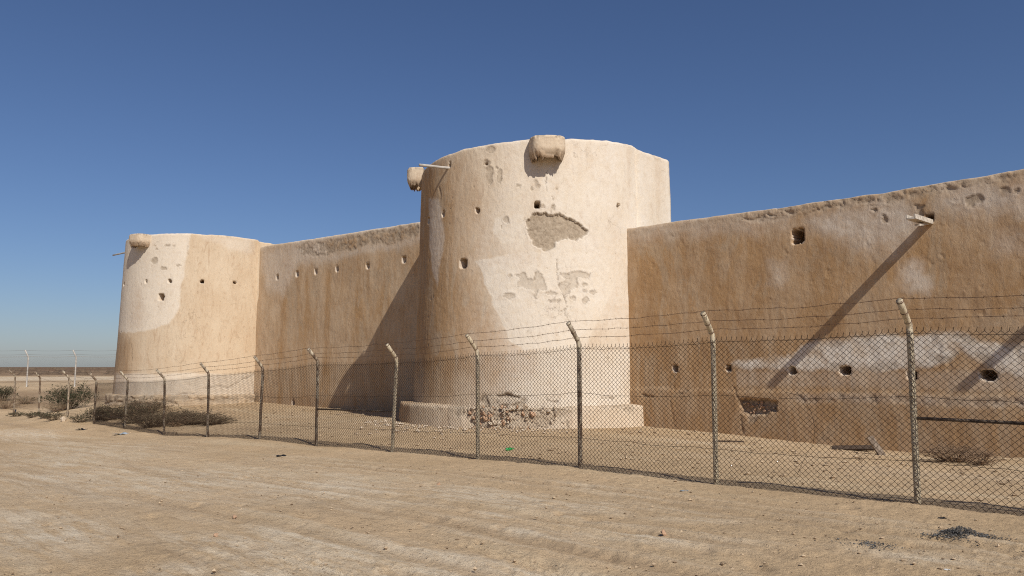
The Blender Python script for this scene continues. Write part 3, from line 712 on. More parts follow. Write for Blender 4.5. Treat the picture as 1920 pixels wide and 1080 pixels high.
ZT_FAR = EYE + 6.42
TF = Tower(S_FAR, Q_FAR, 3.95, 4.2, ZT_FAR, 0.0, 8.0, .05, 1.9)
def far_feats(f):
    rs = np.random.RandomState(4)
    f.brown[:] = .28 + .12 * fbm(f.u * .7, f.z * .5, 12., 3)
    pale = Z([(150, 150), (640, 120), (625, 250), (590, 420), (560, 560), (550, 660), (500, 740), (380, 790), (250, 806), (160, 800), (130, 740)], 3.6, 180, 400)
    k = f.zone('brown', pale, .05, .05); f.white = np.maximum(f.white, .5 * k)
    f.zone('brown', Z([(250, 500), (300, 480), (330, 640), (310, 780), (220, 760), (240, 640)], 3.6, 180, 400), .5, .3)
    k = f.zone('white', Z([(700, 150), (1060, 170), (1050, 260), (900, 250)], 3.6, 180, 400), .3, .2)
    f.zone('brown', [(195, 640), (250, 640), (260, 760), (190, 760)], .6, .6)
    f.zone('grime', [(205, 640), (225, 620), (245, 640), (240, 700), (205, 700)], .5, .3)
    for x, y, rx, ry in ((460, 370, 24, 14), (395, 320, 22, 22), (560, 350, 14, 12), (485, 216, 22, 7), (525, 222, 10, 6), (395, 215, 9, 5), (410, 240, 8, 6)):
        f.ell(180 + x / 3.6, 400 + y / 3.6, rx / 3.6, ry / 3.6, .02, .8)
    for x, y, w, h in ((190, 475, .17, .16), (338, 460, .12, .12), (498, 458, .14, .14), (716, 462, .16, .14), (940, 466, .14, .12)): f.hole(180 + x / 3.6, 400 + y / 3.6, w, h, .7)
    f.hole(302, 557, .28, .29, .7, .2); f.line([(246, 645), (248, 678)], .02, .02, .8); f.line([(352, 460), (352, 478)], .015, .015, .5)
    f.dots(30, 2, 8, 2, 10, rs)
    k = 1 - sstep(1.35, 1.5, f.z + .15 * fbm(f.u * .6, 1.1, 4., 3)); f.white = np.maximum(f.white, .4 * k * (f.u < 7)); f.brown = np.where(k > .5, f.brown * .7, f.brown)
    f.line([(378, 730), (405, 724), (430, 726), (450, 714), (478, 700)], .02, .03, .8); f.line([(320, 744), (345, 738), (366, 738)], .02, .03, .8)
far_root, far_base = build_tower(TF, 'round_tower', 'round corner tower with a tall pale plaster patch, standing over dry scrub', far_feats)
def far_plinth(f):
    f.brown[:] = .35; f.crumble(1 - sstep(.05, .4, np.abs(f.z - .25 + .3 * fbm(f.u * .7, 2.2, 3., 3))), .07, 2.6)
    for a in ([(236, 760), (262, 756), (300, 762)], [(288, 752), (310, 750), (330, 756)], [(195, 758), (215, 752), (234, 757)]): f.line(a, .035, .06, .9)
plinth(TF, far_root, far_base, 4.5, -.7, .42, far_plinth, .05)
ua, _ = TF.to_uz(268, 450); machicolation(TF, far_root, far_base, ua / TF.Rm, 1.0, .6, ZT_FAR - .62, ZT_FAR - .03, 9.1)
pole(TF, far_root, far_base, 234, 471, TF.dirs(R(150)) * .3 + D * .95, 1.15, .04, M_GALV)

# ------------------------------------------------------------------ curtain walls
def build_wall(name, label, s0, s1, cell, ztop, zb, thick, seed, feats, rim=.05, coarse_to=None):
    base = W((s0 + s1) / 2, 0, 0.0)
    root = empty(name, base, label, 'wall')
    s = np.arange(s0, s1, cell)
    if coarse_to is not None: s = np.concatenate([np.linspace(coarse_to, s0, 40)[:-1], s])
    zt0 = ztop(s0 + 0 * s) if not callable(ztop) else ztop(s)
    zmin = zb - .5; zmx = float(np.max(zt0))
    zr = np.arange(zmin, zmx - .1, cell); k = (zr - zmin) / (zmx - zmin)
    nr0 = len(zr)
    kk = np.concatenate([k, [1 - .06 / (zmx - zmin), 1 - .025 / (zmx - zmin), 1 - .006 / (zmx - zmin), 1, 1, 1, 1 - .02 / (zmx - zmin), 1 - .08 / (zmx - zmin), .0]])
    ins = np.concatenate([np.zeros(nr0), [.004, .02, .05, .1, thick * .5, thick - .1, thick - .03, thick, thick]])
    nr, nc = len(kk), len(s)
    zt = zt0 + rim * fbm(s * .5, 1.2, seed, 3) + .02 * fbm(s * 2.7, 5.2, seed, 3)
    Zz = zmin + kk[:, None] * (zt[None, :] - zmin); S = np.broadcast_to(s, (nr, nc)).copy(); I = np.broadcast_to(ins[:, None], (nr, nc))
    f = Feat(S, Zz.copy(), lambda px, py: hit_wall(px, py), seed, .05)
    f.ztop = zt[None, :] + 0 * S
    f.front = (I < .03)
    feats(f)
    f.white = np.where(I > .04, np.maximum(f.white, .5), f.white); f.brown = np.where(I > .04, .25, f.brown)  # wall top paled as a painted highlight
    side = 1 - sstep(.015, .06, I)
    q = .14 * (1 - (Zz - zb) / (zmx - zb)) - I + f.dep * side
    q = np.where(I > thick - .01, -thick, q)
    X = P0[0] + D[0] * S + N[0] * q; Y = P0[1] + D[1] * S + N[1] * q
    Zf = Zz + (I > .05) * (I < thick - .05) * .02 * fbm(S * 2, I * 4, seed, 3)
    V = np.stack([X, Y, Zf], -1) - base
    me = raw_mesh('plaster_face', V, grid_faces(nr, nc), None, f.attrs())
    link('plaster_face', me, M_PLASTER, root)
    return root, base

zt_r = hit_wall(1500, 386)[1]
zr_p = sorted(hit_wall(*p) for p in ((1920, 318), (1800, 339), (1700, 356), (1500, 386), (1300, 413), (1175, 430))); zr_s = [p[0] for p in zr_p]; zr_z = [p[1] for p in zr_p]
def right_feats(f):
    rs = np.random.RandomState(6)
    f.brown[:] = .84 + .3 * fbm(f.u * .5, f.z * .4, 5., 4); f.grime[:] = np.clip(.28 + .35 * fbm(f.u * .7, f.z * .5, 15., 4), 0, .6)
    # brown run-off streaks
    for s0, w, kk in ((-.6, .5, .3), (-3.6, .2, .35), (-7.7, .3, .25), (-2.4, .25, .18), (-5.5, .3, .15)):
        f.brown += kk * np.exp(-((f.u - s0 + .08 * perlin(f.z * 1.3, s0)) / w) ** 2) * sstep(6.2, 4.6, f.z) * (f.z > 1.2)
    # grey-white lime left in drifts
    def grey(pts, k, soft=.35):
        m = 1 - sstep(-soft, soft, poly_sd(f.wu + .35 * fbm(f.u * 1.3, f.z * 1.3, 3., 4), f.wz + .35 * fbm(f.u * 1.3, f.z * 1.3, 8., 4), f.P(pts)))
        f.white = np.maximum(f.white, k * m)
    grey([(1175, 432), (1300, 410), (1480, 395), (1480, 430), (1300, 440), (1180, 460)], .45)
    grey([(1520, 400), (1700, 378), (1720, 420), (1690, 470), (1560, 455), (1510, 420)], .7)
    grey([(1760, 360), (1930, 340), (1930, 390), (1830, 410), (1760, 385)], .65)
    grey([(1690, 505), (1740, 500), (1740, 540), (1700, 545)], .6, .2); grey([(1440, 490), (1475, 490), (1470, 540), (1440, 530)], .4, .2)
    grey([(1860, 440), (1930, 430), (1930, 470), (1870, 470)], .4, .3)
    # repaired pale band with a ragged lower edge
    sd = poly_sd(f.wu, f.wz, f.P([(1372, 684), (1383, 676), (1440, 672), (1488, 668), (1506, 650), (1535, 640), (1600, 633), (1710, 629), (1800, 622), (1835, 640), (1930, 650), (1930, 712), (1880, 700), (1830, 672), (1800, 655), (1785, 680), (1740, 690), (1650, 697), (1560, 696), (1480, 695), (1400, 692)]))
    k = 1 - sstep(-.10, .08, sd + .05 * fbm(f.u * 2.5, f.z * 2.5, 3., 3)); k *= sstep(-.5, .15, fbm(f.u * 1.4, f.z * 2.2, 12., 4)) * .6 + .4; f.grime *= (1 - k); f.white = np.maximum(f.white, .9 * k); f.brown = f.brown * (1 - .6 * k); f.dep += .012 * k
    f.crumble(k * sstep(-.35, -.02, sd) * (f.u < -5.5), .012, 4)
    # darker foot of the wall
    low = 1 - sstep(.0, .12, f.z - 1.05 - .1 * fbm(f.u * .8, 1.7, 2., 3)); f.grime = np.maximum(f.grime, .45 * low); f.white *= (1 - .6 * low * (1 - k)); f.dep += .02 * low
    f.white = np.maximum(f.white, .25 * (1 - sstep(.1, .3, np.abs(f.z - 1.45))) * (f.u < -3))
    f.line([(1210, 741), (1230, 743)], .03, .04, .9); f.line([(1275, 738), (1290, 736), (1292, 730)], .02, .02, .7)
    f.line([(1262, 750), (1266, 775), (1272, 800)], .015, .015, .5); f.line([(1267, 705), (1268, 735)], .012, .012, .5)
    f.line([(1381, 726), (1387, 744), (1392, 752), (1394, 790), (1398, 812)], .018, .025, .7)
    m = sstep(.18, .02, np.abs(f.z - (.98 + .05 * perlin(f.u * 1.1, .4)))) * sstep(-4.3, -4.8, f.u) * (.5 + .5 * sstep(-.2, .3, fbm(f.u * 2, f.z * 2, 7.))); f.crumble(m, .025, 5); f.white = np.maximum(f.white, .45 * m)
    # robbed out hollow
    sd = poly_sd(f.wu, f.wz, f.P([(1393, 750), (1412, 748), (1446, 750), (1459, 755), (1459, 771), (1440, 776), (1412, 776), (1396, 776)])); k = 1 - sstep(-.02, .03, sd); f.dep -= .16 * k; f.peel = np.maximum(f.peel, k); f.grime = np.maximum(f.grime, .5 * k)
    f.flake([(1408, 776), (1432, 776), (1420, 790), (1406, 792)], .03, .8)
    # crumbling coping
    cap = (1 - sstep(.16, .36, f.ztop - f.z + .18 * fbm(f.u * 1.1, 3.3, 4., 3))) * f.front
    cs = cap * sstep(-2.6, -3.6, f.u) * (1 - .5 * sstep(-9, -10, f.u)); f.crumble(cs, .022, 6.5); f.crumble(cs * .7, .014, 12); f.crumble(cap * .35, .012, 4)
    f.brown -= .28 * cap
    f.flake([(1808, 372), (1822, 366), (1838, 362), (1846, 372), (1838, 382), (1830, 380), (1822, 392), (1812, 388)], .014, .8); f.flake([(1876, 352), (1892, 352), (1894, 362), (1880, 364)], .012, .75)
    f.flake([(1714, 384), (1730, 382), (1732, 405), (1722, 410)], .02, .7); f.flake([(1656, 402), (1662, 404), (1664, 418), (1658, 416)], .02, .8); f.ell(1640, 394, 5, 3, .03, .9); f.ell(1905, 360, 6, 5, .02, .8)
    for _ in range(60):                        # small scabs and trowel bites
        u0, z0, r0 = rs.uniform(-11, .3), rs.uniform(1.6, zt_r - .3), rs.uniform(.02, .07)
        d = np.hypot(f.wu - u0, (f.wz - z0) * rs.uniform(.4, .8)); f.dep -= .006 * (1 - sstep(r0 * .7, r0, d)) - .004 * np.exp(-((d - r0 * 1.3) / .02) ** 2)
    f.dep += .008 * fbm(f.u * 3.5, f.z * 2.0, 9., 4, .65)
    f.brown = np.clip(f.brown, 0, 1)
    # holes
    f.hole(1496.5, 443, .30, .38, .8, .3)
    f.hole(1743, 408, .16, .20, .45, .3)
    for x, y, w, h in ((1270, 691, .17, .17), (1369, 691, .16, .16), (1489, 695, .19, .18), (1588, 694, .26, .2), (1712, 704, .2, .2), (1855, 703, .30, .23)): f.hole(x, y, w, h, .75, .7)
right_root, right_base = build_wall('fort_wall', 'brown weathered fort wall with a row of round holes and a square window', -11.2, 1.6, .032, lambda s: np.interp(s, zr_s, zr_z) + .04, 0.0, .8, 14.0, right_feats, .05, -34.0)
rs = np.random.RandomState(31)
for k in range(26):
    px, py = rs.uniform(1398, 1455), rs.uniform(753, 775); s_, z_ = hit_wall(px, py); put_stone(W(s_, -.10 + .13, z_) - right_base, rs.uniform(.035, .075), rs, right_root, rs.rand() < .35)
zl = [hit_wall(500, 460), hit_wall(600, 445), hit_wall(700, 429), hit_wall(787, 416)]
zl_s = np.array([p[0] for p in zl])[::-1]; zl_z = np.array([p[1] for p in zl])[::-1]
def left_feats(f):
    rs = np.random.RandomState(8)
    f.brown[:] = .66 + .3 * fbm(f.u * .5, f.z * .4, 9., 4)
    f.brown -= .2 * sstep(20.0, 22.6, f.u)
    for s0, w, kk in ((16.5, .3, .3), (20.2, .25, .25), (12.5, .4, .2), (18.2, .2, .2), (14.2, .3, .2)):
        f.brown += kk * np.exp(-((f.u - s0 + .1 * perlin(f.z * 1.3, s0)) / w) ** 2) * sstep(7.4, 5.0, f.z)
    m = 1 - sstep(-.3, .3, poly_sd(f.wu + .35 * fbm(f.u, f.z, 3., 4), f.wz + .3 * fbm(f.u, f.z, 7., 4), f.P([(490, 470), (540, 462), (600, 450), (620, 480), (560, 500), (530, 560), (500, 540)]))); f.white = np.maximum(f.white, .45 * m)
    sd = poly_sd(f.wu + .1 * fbm(f.u * 2, f.z * 2, 5.), f.wz + .2 * fbm(f.u * 1.6, f.z * 2, 6., 3), f.P([(553, 462), (580, 456), (650, 445), (690, 436), (760, 424), (786, 422), (786, 440), (740, 455), (690, 458), (640, 472), (600, 482), (570, 478)]))
    k = 1 - sstep(-.05, .08, sd); f.crumble(k, .013, 3.4); f.crumble(k, .010, 8); f.white = np.maximum(f.white, .35 * np.exp(-((sd - .15) / .2) ** 2))
    cap = (1 - sstep(.1, .25, f.ztop - f.z)) * f.front; f.brown -= .3 * cap
    f.dep += .009 * fbm(f.u * 3.0, f.z * 1.8, 9., 4, .65)
    low = 1 - sstep(-.2, .3, f.z - .5 - .3 * fbm(f.u * .6, 1.7, 2., 3)); f.grime = np.maximum(f.grime, .35 * low)
    f.brown = np.clip(f.brown, 0, 1)
    for x, y in ((184, 540), (354, 512), (509, 491), (686, 468), (948, 440), (1252, 390)): f.hole(480 + x / 4.5, 400 + y / 4.5, .22, .25, .7, .7)
    f.hole(554, 755, .25, .3, .25, .9)
left_root, left_base = build_wall('fort_wall', 'tall brown fort wall between the two round towers, with slit holes below its flaking top', 6.5, 24.6, .05, lambda s: np.interp(s, zl_s, zl_z), 0.0, .8, 24.0, left_feats, .04)
# wooden channel spout on the right wall, with a short dark block beneath
def wall_spout(root, base, s_, z_, length, mat):
    a = Acc(); dn = np.array([N[0], N[1], -.05]); dd = np.array([D[0], D[1], 0.]); up = np.array([0, 0, 1.])
    c = W(s_, 0, z_)
    a.box(c + dn * (length / 2 - .1), dn * (length / 2 + .15), dd * .085, up * .018)
    for sg in (-1, 1): a.box(c + dn * (length / 2 - .1) + dd * sg * .085 + up * .04, dn * (length / 2 + .15), dd * .016, up * .052)
    o = link('drain_spout', a.mesh('drain_spout', base), mat, root)
    b = Acc(); b.box(c + dn * (length * .35) - up * .05 + dd * .01, dn * (length * .30) - up * .05, dd * .05, up * .025)
    link('spout_bracket', b.mesh('spout_bracket', base), mat, o)
sA, zA = hit_wall(1741, 420)
wall_spout(right_root, right_base, sA, zA, 1.38, M_PALEWOOD); wall_spout(right_root, right_base, -12.3, zA, 1.38, M_PALEWOOD)

# ------------------------------------------------------------------ near fence
fp = [np.array([*W(s, fence_q(s)), z]) for s, z, h in POSTS]; fh = [h for s, z, h in POSTS]
fbase = fp[6].copy()
fence = empty('chain_link_fence', fbase, 'rusty chain-link fence with bent posts and barbed wire in front of the fort', 'fence')
rsf = np.random.RandomState(12)
ARM_H, ARM_V = .30, .33
N3 = np.array([N[0], N[1], 0.]); D3 = np.array([D[0], D[1], 0.]); UP = np.array([0, 0, 1.])
arms = []
LEANS = []
for i, (p, h) in enumerate(zip(fp, fh)):
    lean = D3 * rsf.normal() * .012 + N3 * rsf.normal() * .015
    if i > 11: lean = lean + D3 * -.05 + N3 * .02
    LEANS.append(lean)
    k = 1.0
    foot = p - UP * .35; bend = p + UP * h + lean * h; ah = ARM_H * rsf.uniform(.95, 1.08); av = ARM_V * rsf.uniform(.94, 1.06)
    tip = bend + N3 * ah + UP * av + D3 * rsf.normal() * .015
    pts = [foot, p, p + (bend - p) * .33, p + (bend - p) * .66, bend - UP * .13, bend - UP * .05 + N3 * .006, bend + (tip - bend) * .04 + N3 * .006, bend + (tip - bend) * .16 + N3 * .004, bend + (tip - bend) * .6, tip]
    a = Acc(); a.tube(pts, .041, 12, True)
    o = link('post', a.mesh('post', fbase, True), M_POST if i < 7 and i != 4 else M_POST_OLD, fence)
    arms.append((bend, tip))
    for t in (.16, .53, .95):                    # ties that hold the barbed wire to the post
        b = Acc(); c = bend + (tip - bend) * t; ax = (tip - bend) / np.linalg.norm(tip - bend); b.tube([c - ax * .006, c + ax * .006], .046, 12, True)
        link('wire_tie', b.mesh('wire_tie', fbase, True), M_BARB, o)
MESH_LAST = 12                                 # the netting is gone past this post
def mesh_panel(i):
    a = Acc(); A, B = fp[i], fp[i + 1]; L = np.linalg.norm((B - A)[:2]); nw = max(8, int(round(L / .0425))); ch = .0385
    off = N3 * .05
    top0, top1 = fh[i] - .06, fh[i + 1] - .06
    ws = np.arange(nw + 1) / nw
    gz = np.array([float(ground_z(*(A[:2] + (B[:2] - A[:2]) * w + N[:2] * .05))) for w in ws])
    dens_r = .0046 - .0010 * min(1, max(0, i - 4) / 6)
    sagk = .03 + .015 * rsf.rand()
    for k in range(nw):
        zt = A[2] + top0 + (B[2] + top1 - A[2] - top0) * (k + .5) / nw - sagk * math.sin(math.pi * (k + .5) / nw)
        zb = gz[k] - .02; m = int((zt - zb) / ch); idx = np.arange(m + 1)
        w = (k + ((idx + k) % 2)) / nw
        z = zt - idx * ch
        P = A[None, :2] + (B - A)[None, :2] * w[:, None]
        le = LEANS[i][None, :] * (1 - w[:, None]) + LEANS[i + 1][None, :] * w[:, None]
        wave = .018 * perlin(w * L * .9 + i * 3.3, z * .9, 2.0) + .006 * ((idx % 2) * 2 - 1) * (1 if k % 2 else 1)
        P = P + off[None, :2] + N[None] * wave[:, None] + le[:, :2] * (z - A[2])[:, None]
        pts = np.concatenate([P, z[:, None]], 1)
        up = pts[0] + UP * .045 + D3 * .012 * (1 if k % 2 else -1)
        a.tube(np.concatenate([up[None], pts]) if (idx[0] + k) % 2 == 0 else pts, dens_r, 3)
    o = link('chain_link_panel', a.mesh('chain_link_panel', fbase, True), M_WIRE, fence); o['kind'] = 'stuff'
for i in range(MESH_LAST): mesh_panel(i)
def strand(getp, name, r, first, last, sag, mat, barbs=False, jit=.006):
    pts = []
    for i in range(first, last):
        A, B = getp(i), getp(i + 1); n = 14; sg = sag * rsf.uniform(.5, 1.5)
        for k in range(n):
            t = k / n; pts.append(A + (B - A) * t - UP * sg * 4 * t * (1 - t) + rsf.normal(size=3) * jit * (0 if k == 0 else 1))
    pts.append(getp(last)); a = Acc(); a.tube(pts, r, 4)
    if barbs:
        P = np.array(pts); seg = np.linalg.norm(np.diff(P, axis=0), axis=1); cum = np.concatenate([[0], np.cumsum(seg)])
        for d in np.arange(.1, cum[-1], .13):
            c = np.array([np.interp(d, cum, P[:, q]) for q in range(3)])
            for _ in range(2):
                v = rsf.normal(size=3); v /= np.linalg.norm(v); a.tube([c - v * .018, c + v * .018], r * .75, 3)
    o = link(name, a.mesh(name, fbase, True), mat, fence); return o
for t in (.16, .53, .96):
    strand(lambda i: arms[i][0] + (arms[i][1] - arms[i][0]) * t + UP * .042, 'barbed_wire', .0032, 0, len(fp) - 1, .025, M_BARB, True)
for t, sg in ((.955, .03), (.60, .035), (.24, .02)):
    strand(lambda i: fp[i] + (UP * fh[i] + LEANS[i] * fh[i]) * t + N3 * .056, 'tension_wire', .003, 0, MESH_LAST if t > .5 else len(fp) - 1, sg, M_WIRE)
# horizontal brace rails in three bays
for i, t0, t1 in ((1, .475, .475), (6, .43, .44), (11, .22, .22)):
    a = Acc(); A = fp[i] + UP * fh[i] * t0 - N3 * .0; B = fp[i + 1] + UP * fh[i + 1] * t1
    a.tube([A + (B - A) * k for k in np.linspace(0.01, .99, 6)], .021, 8, True); link('brace_rail', a.mesh('brace_rail', fbase, True), M_RAIL, fence)
# loose wire hanging off the netting
a = Acc(); q0 = [hit_fence(x, y) for x, y in ((1480, 735), (1510, 742), (1528, 770), (1535, 800), (1530, 830), (1515, 855), (1500, 890))]
a.tube([W(s, fence_q(s) + .12 + .03 * math.sin(k), z) for k, (s, z) in enumerate(q0)], .003, 4); link('loose_wire', a.mesh('loose_wire', fbase, True), M_WIRE, fence)
# more loose strands where the netting is gone
for (pa, pb, mid) in (((130, 706), (176, 716), 724), ((76, 708), (130, 716), 716), ((26, 735), (72, 752), 748), ((72, 745), (126, 750), 760)):
    a = Acc(); s1, z1 = hit_fence(*pa); s2, z2 = hit_fence(*pb); s3, z3 = hit_fence((pa[0] + pb[0]) / 2, mid)
    t = np.linspace(0, 1, 10); zz = z1 * (1 - t) * (1 - 2 * t) + 4 * z3 * t * (1 - t) + z2 * t * (2 * t - 1)
    a.tube([W(s1 + (s2 - s1) * tt, fence_q(s1) + .06, z) for tt, z in zip(t, zz)], .004, 4); link('loose_wire', a.mesh('loose_wire', fbase, True), M_WIRE, fence)

# ------------------------------------------------------------------ far fence on the other side of the fort
def back_fence():
    Y = 57.0
    def at(px): r = ray(px, 720); t = Y / r[1]; x = r[0] * t; return np.array([x, Y + .05 * (x + 36) * 0, 0])
    pxs = (-310, -220, -130, -40, 50, 140, 230, 320); ps = []
    for px in pxs:
        p = at(px); p[2] = float(ground_z(p[0], p[1])); ps.append(p)
    base = ps[4]
    root = empty('chain_link_fence', base, 'far pale chain-link fence on thin posts beyond the corner tower', 'fence')
    nn = np.array([-.5, -.3, 0]); tips = []
    H = [EYE + Y * (ray(px, 668)[2] / ray(px, 668)[1]) - p[2] for px, p in zip(pxs, ps)]
    for p, h in zip(ps, H):
        a = Acc(); bend = p + UP * h; tip = bend + nn * .4 + UP * .46; a.tube([p - UP * .3, p + UP * .5, bend - UP * .1, bend + nn * .05, tip], .052, 8, True); tips.append((bend, tip))
        link('post', a.mesh('post', base, True), M_GALV, root)
    for i in range(len(ps) - 1):
        a = Acc(); A, B = ps[i], ps[i + 1]; L = np.linalg.norm(B - A); nw = int(L / .10)
        for k in range(nw):
            zt = A[2] + H[i] + (B[2] + H[i + 1] - A[2] - H[i]) * (k + .5) / nw; zb = float(ground_z(*(A + (B - A) * k / nw)[:2])); m = int((zt - zb) / .06); idx = np.arange(m + 1); w = (k + (idx + k) % 2) / nw
            a.tube(np.concatenate([(A + (B - A) * w[:, None])[:, :2], (zt - idx * .06)[:, None]], 1), .0014, 3)
        o = link('chain_link_panel', a.mesh('chain_link_panel', base, True), M_WIRE, root); o['kind'] = 'stuff'
    for t in (.3, .95, -.02):
        a = Acc()
        pts = []
        for i in range(len(ps) - 1):
            A = tips[i][0] + (tips[i][1] - tips[i][0]) * t; B = tips[i + 1][0] + (tips[i + 1][1] - tips[i + 1][0]) * t
            pts += [A + (B - A) * k / 6 - UP * .05 * 4 * (k / 6) * (1 - k / 6) for k in range(6)]
        a.tube(pts + [B], .006 if t > 0 else .012, 3); link('barbed_wire' if t > 0 else 'tension_wire', a.mesh('barbed_wire', base, True), M_GALV if t < 0 else M_BARB, root)
back_fence()

# ------------------------------------------------------------------ shrubs
def shrub(name, p, rx, ry, h, n, leafn, mat_leaf, mat_stem, label, seed, group=None, leaf=.03, lean=0.0, cat='shrub'):
    rs = np.random.RandomState(seed); root = empty(name, p, label, cat, group)
    st = Acc(); tips = []
    for k in range(n):
        a = rs.uniform(0, 2 * math.pi); rr = rs.uniform(.15, 1) ** .6; el = rs.uniform(.25, 1.0)
        end = np.array([math.cos(a) * rx * rr, math.sin(a) * ry * rr, h * math.sqrt(max(.02, 1 - (rr * .92) ** 2)) * rs.uniform(.65, 1.08)])
        st0 = np.array([math.cos(a) * rx * .12 * rr, math.sin(a) * ry * .12 * rr, -.05])
        mid = st0 * .45 + end * .55 + np.array([0, 0, h * .12]) + rs.normal(size=3) * .05 * h
        pts = np.array([st0, st0 * .7 + mid * .3 + rs.normal(size=3) * .02, mid, mid * .4 + end * .6 + rs.normal(size=3) * .03 * h, end])
        st.tube(pts, [.009, .007, .005, .0035, .002], 3); tips.append(pts)
        for _ in range(3):                     # side twigs
            t = rs.uniform(.4, .95); i = min(3, int(t * 4)); q = pts[i] + (pts[i + 1] - pts[i]) * rs.rand(); v = rs.normal(size=3) * np.array([rx, ry, h * .7]) * .22; v[2] = abs(v[2])
            st.tube([q, q + v * .5 + rs.normal(size=3) * .01, q + v], [.004, .003, .0015], 3); tips.append(np.array([q, q, q + v * .4, q + v * .7, q + v]))
    link('stems', st.mesh('stems', (0, 0, 0), True), mat_stem, root)
    if leafn:
        tp = np.array(tips); m = leafn; ti = rs.randint(len(tp), size=m); s = rs.randint(2, 5, size=m)
        c = tp[ti, s] * .999 + rs.normal(size=(m, 3)) * .022 * np.array([1, 1, 1]) * (h / .6); c[:, 2] = np.maximum(c[:, 2], .01)
        u = rs.normal(size=(m, 3)); u /= np.linalg.norm(u, axis=1)[:, None]; w = rs.normal(size=(m, 3)); w -= u * (u * w).sum(1)[:, None]; w /= np.linalg.norm(w, axis=1)[:, None]
        L = leaf * rs.uniform(.5, 1.3, size=(m, 1)); V = np.stack([c - u * L, c + w * L * .35, c + u * L, c - w * L * .35], 1)
        link('foliage', raw_mesh('foliage', V, np.arange(4 * m).reshape(-1, 4), None, None, False), mat_leaf, root)
    return root
k = 0
def scrub(px, py, rx, h, mat, label, seed, n=60, leafn=1400, group=None, leaf=.03, stem=None, ry=None, push=0.0, name='desert_shrub'):
    p = ground_hit(px, py); u = p[:2] / np.linalg.norm(p[:2]); p = p + np.array([u[0], u[1], 0]) * push; p[2] = float(ground_z(p[0], p[1]))
    return shrub(name, p, rx, ry or rx * .8, h, n, leafn, mat, stem or M_STEM, label, seed, group, leaf)
def inside(px, dq):                            # a point dq metres inside the fence, seen at column px
    s, z = hit_fence(px, 800); r = ray(px, 800); best = None
    for t in np.linspace(5, 80, 1500):
        p = r[:2] / r[1] * t; s, q = (p - P0) @ D, (p - P0) @ N
        if q < fence_q(s) - dq: return np.array([p[0], p[1], float(ground_z(p[0], p[1]))])
G = 'dry scrub bushes under the corner tower'
for i, (px, dq, rx, h, lab) in enumerate((
        (208, .7, 1.1, .85, 'dark grey scrub bush by the rail, where the fence netting ends'),
        (248, .8, 1.25, .95, 'dense dark scrub bush in front of the corner tower plinth'),
        (284, .7, 1.15, .9, 'dark twiggy scrub bush against the fence below the corner tower'),
        (272, 2.0, 1.2, .9, 'greyish scrub bush just in front of the corner tower, behind the darker bushes'),
        (325, 1.6, 1.2, .85, 'wide brown-grey scrub bush beside the corner tower foot'),
        (362, 1.9, 1.15, .75, 'dry brown scrub bush on the sandy slope under the corner tower'),
        (398, 2.2, .95, .55, 'thin brown scrub bush at the end of the row towards the big tower'))):
    p = inside(px, dq); shrub('desert_shrub', p, rx * 1.05, rx * .75, h * .72, 130, 1300 if i < 5 else 700, M_SCRUB if i not in (0, 1) else M_GREEN, M_STEM, lab, 100 + i, G, .032)
p = inside(186, .4); shrub('desert_shrub', p, .8, .6, .6, 60, 1500, M_GREEN, M_STEM, 'low dark scrub bush at the foot of a bare fence post', 120, G, .03)
scrub(130, 744, 1.7, 1.25, M_GREEN, 'dark green bush on open sand beyond the bare fence posts', 130, 90, 3600, None, .05)
scrub(2, 764, 1.0, .95, M_GREEN, 'dark rounded bush on open sand, far along the bare fence posts', 131, 80, 2400, None, .04)
scrub(48, 766, .9, .5, M_SCRUB, 'low dry tuft behind the bare fence posts', 132, 70, 700, None, .03, M_DRY)
scrub(108, 772, .9, .5, M_SCRUB, 'low dry tuft near the dark green bush', 133, 70, 600, None, .03, M_DRY)
scrub(15, 742, 1.0, .7, M_SCRUB, 'brown twiggy bush on the sand between bare posts', 134, 60, 600, None, .03, M_DRY)
for i, (px, py, rx, h) in enumerate(((60, 785, .5, .3), (100, 790, .6, .35), (150, 795, .55, .35), (30, 782, .5, .25), (85, 787, .5, .3))):
    scrub(px, py, rx, h, M_GREEN, ('flat weed clump in front of the low dry tuft by the bare posts', 'wide weed clump touching the large pale stone on the bank', 'weed clump on the bank between the large pale stone and the scrub', 'smallest weed clump, at the end of the bank farthest from the tower', 'weed clump between the flat clump and the large pale stone')[i], 140 + i, 40, 500, 'weeds along the bank', .03, M_STEM, None, .5, 'weed_clump')
scrub(1790, 866, .8, .40, M_DRY, 'leafless brown tangle of dry brush at the wall foot', 150, 150, 0, None, .02, M_DRY, .5, 0, 'dry_brush')
scrub(1840, 872, .45, .3, M_DRY, 'small leafless dry twig heap beside the larger brush tangle', 151, 60, 0, None, .02, M_DRY, .4, 0, 'dry_brush')
for i, (px, py) in enumerate(((330, 803), (352, 800))):
    scrub(px, py, .35, .25, M_DRY, ('dry grass tuft on the sand below the wide brown-grey scrub', 'dry grass tuft on the sand below the dry brown scrub bush')[i], 160 + i, 60, 0, 'dry grass tufts', .02, M_DRY, None, .6, 'grass_tuft')

